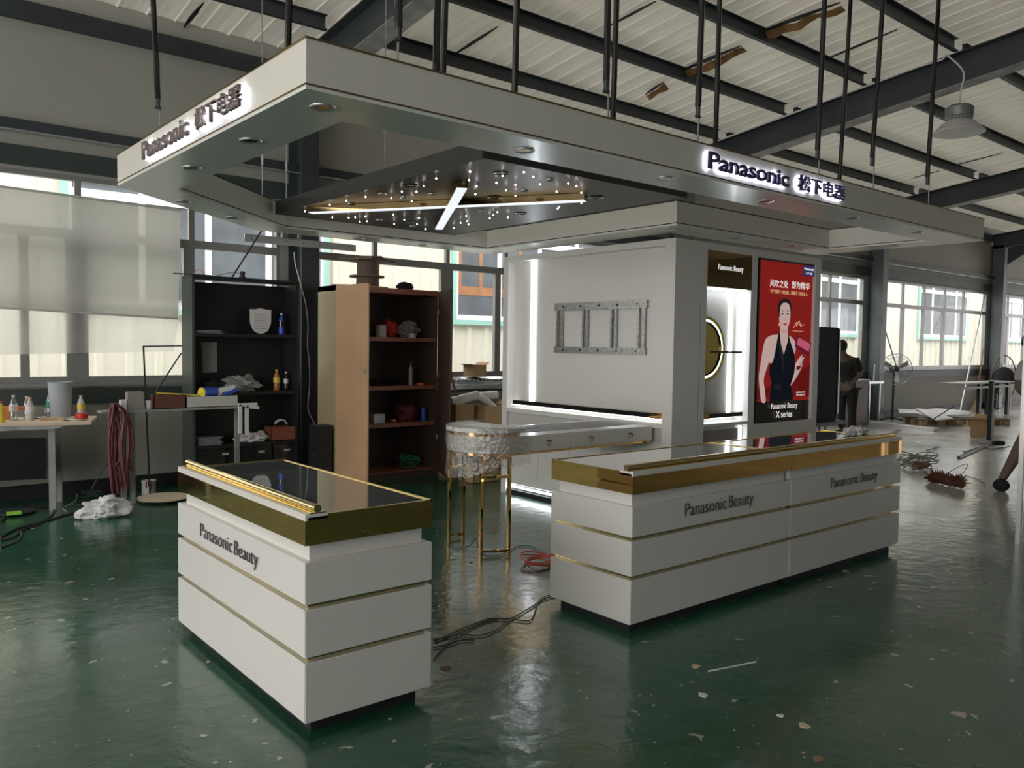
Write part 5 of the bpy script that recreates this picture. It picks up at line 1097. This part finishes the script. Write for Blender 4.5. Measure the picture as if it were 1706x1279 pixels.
mb = MB(); mb.blob(V(-.315, 0, 1.60), (.018, .012, .02), 0); mb.blob(V(-.295, -.035, 1.635), (.01, .01, .007), 0); mb.blob(V(-.295, .035, 1.635), (.01, .01, .007), 0); mb.blob(V(-.30, 0, 1.555), (.012, .022, .006), 0); mb.build('face', 'skin_shaded', per, smooth=True)
for s_ in (-1, 1):
    mb = MB(); mb.blob(V(-.06, s_*.115, .045), (.13, .048, .045), .05, 3, 5, 3, .003); mb.build('shoe', 'cloth_dark', per, smooth=True)
# desk and cabinet behind the person
y = 8.5; x0, x1 = P(1427, 632, 'y', y).x, P(1447, 632, 'y', y).x; z1 = P(1435, 632, 'y', y).z
t = thing('side_cabinet', 'beige cabinet with a white top behind the person in black', 'cabinet', (x0, y, 0))
mb = MB(); mb.box(x0-.4, y, 0, x1, y+.5, z1-.02); mb.build('cabinet_body', 'taupe', t)
mb = MB(); mb.box(x0-.42, y-.02, z1-.02, x1+.02, y+.52, z1); mb.build('cabinet_top', 'paper', t)
x2 = P(1473, 634, 'y', y).x; t = thing('metal_stand', 'narrow metal stand right of the beige cabinet', 'stand', (x1+.1, y, 0))
mb = MB(); mb.box(x1+.04, y, z1-.10, x2, y+.4, z1-.05); mb.build('stand_top', 'alu', t)
for x in (x1+.12, x2-.12): mb = MB(); mb.box(x-.02, y+.02, 0, x+.02, y+.06, z1-.10); mb.build('leg', 'galv', t)
a_, b_ = P(1456, 629, 'y', y+.2), P(1458, 607, 'y', y+.2); mb = MB(); mb.bar(Vector((a_.x, y+.2, z1-.048)), b_, .04, .02); solo(mb, 'white_stick', 'paper', 'upright white stick on the metal stand', 'stick')
mb = MB(); p = P(1432, 628, 'y', y+.1); mb.blob((p.x, y+.15, z1+.04), (.07, .05, .045), .3, 3, 8, 3, z1+.001); solo(mb, 'red_pouch', 'red_box', 'small reddish pouch on the beige cabinet', 'pouch', smooth=True)
# pedestal fan
FYF = 8.55; c = P(1498, 617, 'y', FYF); fan = thing('pedestal_fan', 'pedestal fan with a wire cage before the right windows', 'fan', (c.x, FYF, 0))
ax = Vector((-.72, -.68, .05)).normalized(); e1 = ax.cross(Vector((0, 0, 1))).normalized(); e2 = e1.cross(ax); hub = P(1493, 615, 'y', FYF); R = .34
def circ(mb, cc, r_, tr, n=28): mb.tube([cc+r_*(e1*math.cos(k_*2*math.pi/n)+e2*math.sin(k_*2*math.pi/n)) for k_ in range(n+1)], tr, 5, False)
mb = MB()
for r_, o_ in ((R, .0), (R*.98, .05), (R*.8, .07), (R*.55, .085), (R*.3, .09), (R*.8, -.06), (R*.5, -.09)): circ(mb, hub+ax*o_, r_, .006 if r_ == R else .003)
for k_ in range(20):
    a_ = 2*math.pi*k_/20; d_ = e1*math.cos(a_)+e2*math.sin(a_); mb.cyl(hub+d_*R*.98, hub+d_*.06+ax*.09, .0025, n=4); mb.cyl(hub+d_*R*.98, hub+d_*.06-ax*.1, .0025, n=4)
mb.build('cage', 'galv', fan)
mb = MB()
for k_ in range(3):
    a_ = 2*math.pi*k_/3+.5; d_ = e1*math.cos(a_)+e2*math.sin(a_); n_ = ax.cross(d_); mb.slab([hub+d_*.05-n_*.03, hub+d_*.28-n_*.05, hub+d_*.29+n_*.05+ax*.03, hub+d_*.05+n_*.03+ax*.01], ax*.006)
mb.build('blades', 'alu', fan)
mb = MB(); mb.cyl(hub-ax*.05, hub-ax*.26, .085, .075, 20); mb.cyl(hub-ax*.05, hub+ax*.05, .04, n=12); mb.build('motor', 'steel_dark', fan, smooth=True)
pb_ = hub-ax*.14; mb = MB(); mb.cyl((pb_.x, pb_.y, .03), (pb_.x, pb_.y, hub.z-.07), .024, n=12); mb.build('pole', 'black_matt', fan, smooth=True)
mb = MB()
for k_ in range(3): a_ = k_*2.1+.4; mb.bar((pb_.x, pb_.y, .09), (pb_.x+.38*math.cos(a_), pb_.y+.38*math.sin(a_), .02), .03, .03)
mb.build('foot', 'black_matt', fan)
# diagonal rods leaning on the columns
for a_, b_, y, lb in (((1468, 528), (1494, 612), 8.7, 'thin stick leaning on the column before the fan'), ((1641, 490), (1608, 645), 8.6, 'long pale stick leaning before the right window')):
    A_ = P(*a_, 'y', 8.9); B_ = P(*b_, 'y', y); d_ = (B_-A_); B_ = A_+d_*((.01-A_.z)/d_.z) if y < 8.65 else B_; mb = MB(); mb.cyl(A_, B_, .014, n=8); solo(mb, 'leaning_stick', 'galv', lb, 'stick')
# big fan ring, tripod, broom, tables at right
y = 8.95; c = P(1672, 632, 'y', y); t = thing('drum_fan', 'very large fan ring standing on the floor at the right', 'fan', (c.x, y, 0)); R = P(1672, 592, 'y', y).z-c.z
mb = MB(); n_ = 40; mb.tube([(c.x+R*1.35*math.cos(k_*2*math.pi/n_), y, c.z+R*math.sin(k_*2*math.pi/n_)) for k_ in range(n_+1)], .018, 6, False)
for k_ in range(16): a2 = k_*math.pi/8; mb.cyl((c.x+R*1.35*math.cos(a2), y, c.z+R*math.sin(a2)), (c.x, y-.08, c.z), .005, n=4)
mb.build('ring', 'card_dark', t)
mb = MB(); mb.lathe([(.34, 0), (.36, .05), (.30, .22), (.18, .38), (.05, .45), (0, .46)], (P(1666, 638, 'y', y).x, y-.1, P(1666, 638, 'y', y).z), 20); mb.build('motor_cover', 'cloth_dark', t, smooth=True)
mb = MB(); mb.bar((c.x-.5, y, .02), (c.x-.5, y, c.z-R*.6), .06, .06); mb.bar((c.x+.5, y, .02), (c.x+.5, y, c.z-R*.6), .06, .06); mb.build('stand', 'steel_dark', t)
y = 7.9; x0, x1 = P(1602, 638, 'y', y).x, P(1690, 638, 'y', y).x; z1 = P(1640, 637, 'y', y).z; t = thing('metal_table', 'dark legged metal table in front of the large fan ring', 'table', (x0, y, 0))
mb = MB(); mb.box(x0, y, z1-.03, x1, y+.5, z1); mb.box(x0, y, z1-.14, x1, y+.03, z1-.09); mb.build('table_top', 'table_grey', t)
for px in (1636, 1650, 1683): x = P(px, 660, 'y', y).x; mb = MB(); mb.box(x-.06, y+.03, 0, x+.06, y+.1, z1-.03); mb.build('leg', 'black_matt', t)
a_ = P(1638, 580, 'y', 8.75); b_ = P(1626, 672, 'y', 8.75); b_.z = .12; t = thing('broom', 'broom with a red and cream handle leaning by the column', 'broom', (b_.x, 8.75, 0))
mb = MB(); mb.cyl(b_, a_, .018, n=8); mb.build('handle', 'wood_raw', t); mb = MB(); m0 = a_.lerp(b_, .45); m1 = a_.lerp(b_, .65); mb.cyl(m0, m1, .024, n=8); mb.build('grip', 'red_box', t)
mb = MB(); mb.lathe([(.16, 0), (.05, .22), (.03, .3)], (b_.x, 8.75, .0), 12); mb.build('bristles', 'wood_raw', t)
# T stand
c = P(1656, 738, 'z', 0); t = thing('post_stand', 'black upright post on a flat plate near the cardboard box', 'stand', tuple(c))
tp = P(1651, 636, 'y', c.y).z; a_ = P(1648, 736, 'z', 0)
mb = MB(); mb.box(a_.x-.035, a_.y-.035, .03, a_.x+.035, a_.y+.035, tp); mb.build('post', 'black_matt', t)
pp = [P(1622, 736, 'z', 0), P(1636, 742, 'z', 0), P(1668, 741, 'z', 0), P(1668, 735, 'z', 0), P(1640, 730, 'z', 0)]
mb = MB(); mb.prism([(p.x, p.y) for p in pp], .003, .03); mb.build('base_plate', 'taupe', t)
cA = P(1636, 727, 'z', 0); carton('opened cardboard box on the floor behind the black post', cA, .42, .34, .32, .25, .16, 'card')
mb = MB(); a_, b_ = P(1655, 738, 'z', .06), P(1672, 738, 'z', .06); mb.cyl(a_, b_, .04, n=12); solo(mb, 'black_tube', 'black_matt', 'short thick black tube lying at the post foot', 'tube', smooth=True)
for a_, b_, r_, lb, m_ in (((1597, 762), (1651, 738), .025, 'dark bar lying on the floor below the post', 'steel_dark'), ((1606, 752), (1640, 741), .02, 'pale bar lying beside the dark one', 'galv'), ((1544, 750), (1564, 744), .012, 'short thin dark bar alone on the floor', 'black_matt'), ((1452, 729), (1500, 716), .012, 'thin dark bar behind the right counter end', 'black_matt')):
    mb = MB(); mb.bar(P(*a_, 'z', .02), P(*b_, 'z', .02), r_*2, r_); solo(mb, 'metal_bar', m_, lb, 'bar')
# pallets with boards
def pallet(label, c, L_, D_, rz_):
    t = thing('wooden_pallet', label, 'pallet', tuple(c), rz_, 'wooden pallets at the right')
    for i in range(6): mb = MB(); mb.box(-L_/2+i*L_/6+.02, -D_/2, .12, -L_/2+i*L_/6+L_/6-.03, D_/2, .14); mb.build('deck_board', 'wood_raw_dark', t, world=False)
    for y in (-D_/2+.05, 0, D_/2-.05):
        for x in (-L_/2+.1, 0, L_/2-.1): mb = MB(); mb.box(x-.07, y-.05, .0, x+.07, y+.05, .12); mb.build('block', 'wood_raw', t, world=False)
    return t
c1 = P(1545, 704, 'z', 0); c2 = P(1598, 704, 'z', 0)
pallet('left wooden pallet under the white boards', Vector((18.30, 7.80, 0)), 1.0, .7, -.6); pallet('right wooden pallet under the white boards, nearer the carton', Vector((19.30, 7.25, 0)), 1.0, .7, -.6)
for pts, z, m_, lb in ((((1500, 686), (1560, 681), (1618, 686), (1616, 692), (1545, 693)), .16, 'paper', 'widest white board lying across both pallets'), (((1524, 681), (1550, 683), (1588, 698), (1560, 701)), .20, 'paper', 'white board lying diagonally on the pallets'), (((1496, 682), (1525, 683), (1530, 690), (1498, 689)), .22, 'off_white', 'short pale board at the left end of the pallets')):
    mb = MB(); q_ = [P(p[0], p[1], 'z', z) for p in pts]; mb.prism([(p.x, p.y) for p in q_][::-1], z, z+.02); solo(mb, 'white_board', m_, lb, 'board', 'white boards on the pallets')
mb = MB(); a_, b_ = P(1446, 703, 'z', .03), P(1560, 716, 'z', .03); mb.bar(a_, b_, .16, .06); solo(mb, 'white_plank', 'paper', 'long white plank on the floor in front of the pallets', 'plank')
mb = MB(); mb.bar(P(1552, 700, 'z', .19), P(1590, 676, 'z', .5), .02, .02); solo(mb, 'black_stick', 'black_matt', 'dark stick lying slanted over the white boards', 'stick')
# brown brush roll and wire tangle
a_, b_ = P(1550, 795, 'z', .06), P(1603, 806, 'z', .06); t = thing('brush_roll', 'shaggy red brown brush roll lying on the pale floor', 'brush', tuple((a_+b_)/2-Vector((0, 0, .06))))
mb = MB(); mb.cyl(a_, b_, .05, n=14); mb.build('core', 'broom_brown', t)
mb = MB(); d_ = (b_-a_); dn = d_.normalized(); u_ = dn.cross(Vector((0, 0, 1))).normalized(); v_ = u_.cross(dn)
for i in range(420):
    f_ = rnd.random(); a2 = rnd.random()*6.28; p = a_+d_*f_; o_ = u_*math.cos(a2)+v_*math.sin(a2); L_ = rnd.uniform(.07, .12)*(1 if f_ < .85 else 1.1)
    if (p+o_*L_).z < .004: continue
    mb.cyl(p+o_*.03, p+o_*L_+dn*rnd.uniform(-.03, .03), .010, .003, 4, False)
o = mb.build('bristles', 'broom_brown', t); o['kind'] = 'stuff'
tangle('pale wire tangle between the right counter and the brush roll', P(1525, 780, 'z', 0), .42, 34, 'table_grey', 12, .007, 'wire_tangle', hz=.22)
tangle('brown cord tangle inside the pale wires', P(1532, 784, 'z', 0), .18, 18, 'card_dark', 13, .012, 'cord_tangle', hz=.1)
cable('thin loose wire looping right of the brush roll', [(1578, 788), (1600, 776, .1), (1612, 773, .12), (1606, 786), (1600, 790), (1620, 795), (1640, 804), (1640, 812)], .004, 'steel_dark')
cable('thin cable on the floor leading to the walking person', [(1630, 738), (1648, 747), (1665, 746), (1682, 743)], .006, 'steel_dark')
# metal frame at the right edge
c = P(1696, 905, 'z', 0); t = thing('ladder_rack', 'upright aluminium frame cut off by the right picture edge', 'rack', (c.x, c.y, 0))
hh = P(1700, 560, 'y', c.y).z
for dx, dy in ((0, 0), (.11, -.02), (.8, -.55), (.9, -.57)):
    mb = MB(); mb.box(c.x+dx-.018, c.y+dy-.018, 0, c.x+dx+.018, c.y+dy+.018, hh if dx < .5 else 1.9); mb.build('upright', 'alu', t)
for z in (.30, hh*.82, 1.2): mb = MB(); mb.bar((c.x+.1, c.y-.02, z), (c.x+.85, c.y-.55, z), .03, .04); mb.build('cross_bar', 'alu', t)
# walking person
f_ = P(1664, 817, 'z', 0); kn = P(1684, 752, 'y', f_.y+.05)
per = thing('person', 'person in dark shorts and a pale shirt stepping behind the metal frame', 'person', (f_.x+.3, f_.y-.1, 0))
ox, oy = f_.x, f_.y; s_ = Vector((.766, -.643, 0)); fwv = Vector((.643, .766, 0))    # picture-right and away
def Q(r_, b2, z): v = Vector((ox, oy, 0))+s_*r_+fwv*b2; return (v.x, v.y, z)
nodes = [(Q(.45, .05, .98), (.15, .12)), (Q(.43, .05, 1.15), (.13, .11)), (Q(.38, .05, 1.33), (.15, .12)), (Q(.36, .05, 1.47), (.09, .09)), (Q(.35, .05, 1.54), .055), (Q(.33, .05, 1.62), (.08, .075)), (Q(.33, .05, 1.70), (.085, .08)), (Q(.34, .05, 1.77), .05),
         (Q(.20, -.05, 1.42), .065), (Q(.12, -.08, 1.18), .048), (Q(.28, -.15, 1.02), .036), (Q(.33, -.18, .98), .028), (Q(.52, .12, 1.42), .065), (Q(.60, .1, 1.15), .048), (Q(.52, -.05, .98), .034), (Q(.50, -.1, .95), .028),
         (Q(.40, -.02, .86), .095), (Q(.20, -.02, .52), .066), (Q(.14, -.02, .36), .068), (Q(.02, .0, .11), .044), (Q(-.03, -.08, .05), .03),
         (Q(.55, .12, .86), .095), (Q(.72, .12, .50), .062), (Q(.85, .14, .12), .038), (Q(.78, .05, .05), .03)]
edges = [(0, 1), (1, 2), (2, 3), (3, 4), (4, 5), (5, 6), (6, 7), (3, 8), (8, 9), (9, 10), (10, 11), (3, 12), (12, 13), (13, 14), (14, 15), (0, 16), (16, 17), (17, 18), (18, 19), (19, 20), (0, 21), (21, 22), (22, 23), (23, 24)]
skin_body('body', nodes, edges, 0, 'skin_shaded', per)
fingers(per, Q(.33, -.18, .98), s_-Vector((0, 0, .3)), fwv); fingers(per, Q(.50, -.1, .95), -s_*.2-Vector((0, 0, 1)), fwv)
skin_body('shirt', [(Q(.45, .05, .98), (.165, .135)), (Q(.43, .05, 1.15), (.15, .13)), (Q(.38, .05, 1.33), (.17, .14)), (Q(.36, .05, 1.47), (.11, .11)), (Q(.20, -.05, 1.42), .085), (Q(.14, -.07, 1.24), .072), (Q(.52, .12, 1.42), .085), (Q(.58, .11, 1.24), .07)], [(0, 1), (1, 2), (2, 3), (3, 4), (4, 5), (3, 6), (6, 7)], 0, 'cloth_white', per)
skin_body('shorts', [(Q(.45, .05, .99), (.165, .14)), (Q(.40, -.02, .84), .12), (Q(.25, -.02, .54), .095), (Q(.55, .12, .84), .12), (Q(.70, .12, .52), .09)], [(0, 1), (1, 2), (0, 3), (3, 4)], 0, 'cloth_shorts', per)
mb = MB(); mb.blob(Q(.34, .07, 1.72), (.10, .10, .10), .06, 4, 3, 4); mb.build('hair', 'hair', per, smooth=True)
for r_, b2 in ((-.01, -.03), (.80, .10)):
    mb = MB(); v = Q(r_+.01, b2-.01, .07); mb.blob(v, (.062, .085, .075), .08, 3, 5, 4, .003); mb.build('shoe', 'cloth_dark', per, smooth=True)
mb = MB(); v = Q(.33, -.04, 1.66); mb.blob(v, (.014, .014, .02), 0); mb.build('face', 'skin_shaded', per, smooth=True)
# bell lamp on its conduit
LX = 10.98; lp = P(1597, 222, 'x', LX); lc = Vector((LX, lp.y, lp.z)); lw = .30
lp = thing('bell_lamp', 'grey high-bay bell lamp hanging from the roof beam', 'lamp', tuple(lc))
mb = MB(); mb.lathe([(lw, 0), (lw*1.01, .012), (lw*.62, .13), (lw*.40, .17), (lw*.38, .165), (lw*.60, .12), (lw*.97, .004)], lc, 40); mb.build('lamp_shade', 'lamp_white', lp, smooth=True)
mb = MB(); mb.lathe([(.125, .165), (.125, .19), (.16, .20), (.165, .31), (.12, .345), (.05, .35), (0, .35)], lc, 28); hs = mb.build('heat_sink', 'lamp_grey', lp, smooth=True)
mb = MB()
for k_ in range(22): a_ = 2*math.pi*k_/22; mb.bar(lc+Vector((.135*math.cos(a_), .135*math.sin(a_), .17)), lc+Vector((.15*math.cos(a_), .15*math.sin(a_), .28)), .008, .03)
mb.build('fins', 'lamp_grey', hs)
a_ = P(1580, 97, 'x', LX+.12)
mb = MB(); mb.tube([lc+Vector((0, 0, .35)), lc+Vector((0, 0, .5)), lc+Vector((0, -.03, .75)), Vector((LX, a_.y-.03, a_.z)), Vector((LX+.08, a_.y+.06, a_.z-.01)), Vector((11.13, a_.y+.4, rz(a_.y+.4)-.05))], .011, 6); mb.build('cord', 'cable_white', lp, smooth=True)
mb = MB(); y0 = a_.y+.4; mb.tube([Vector((11.14, y, rz(y)-.045)) for y in (y0, y0+1, y0+2, y0+3, 8.9)], .014, 6, False); solo(mb, 'conduit', 'cable_white', 'white conduit running down along the long roof beam', 'conduit')
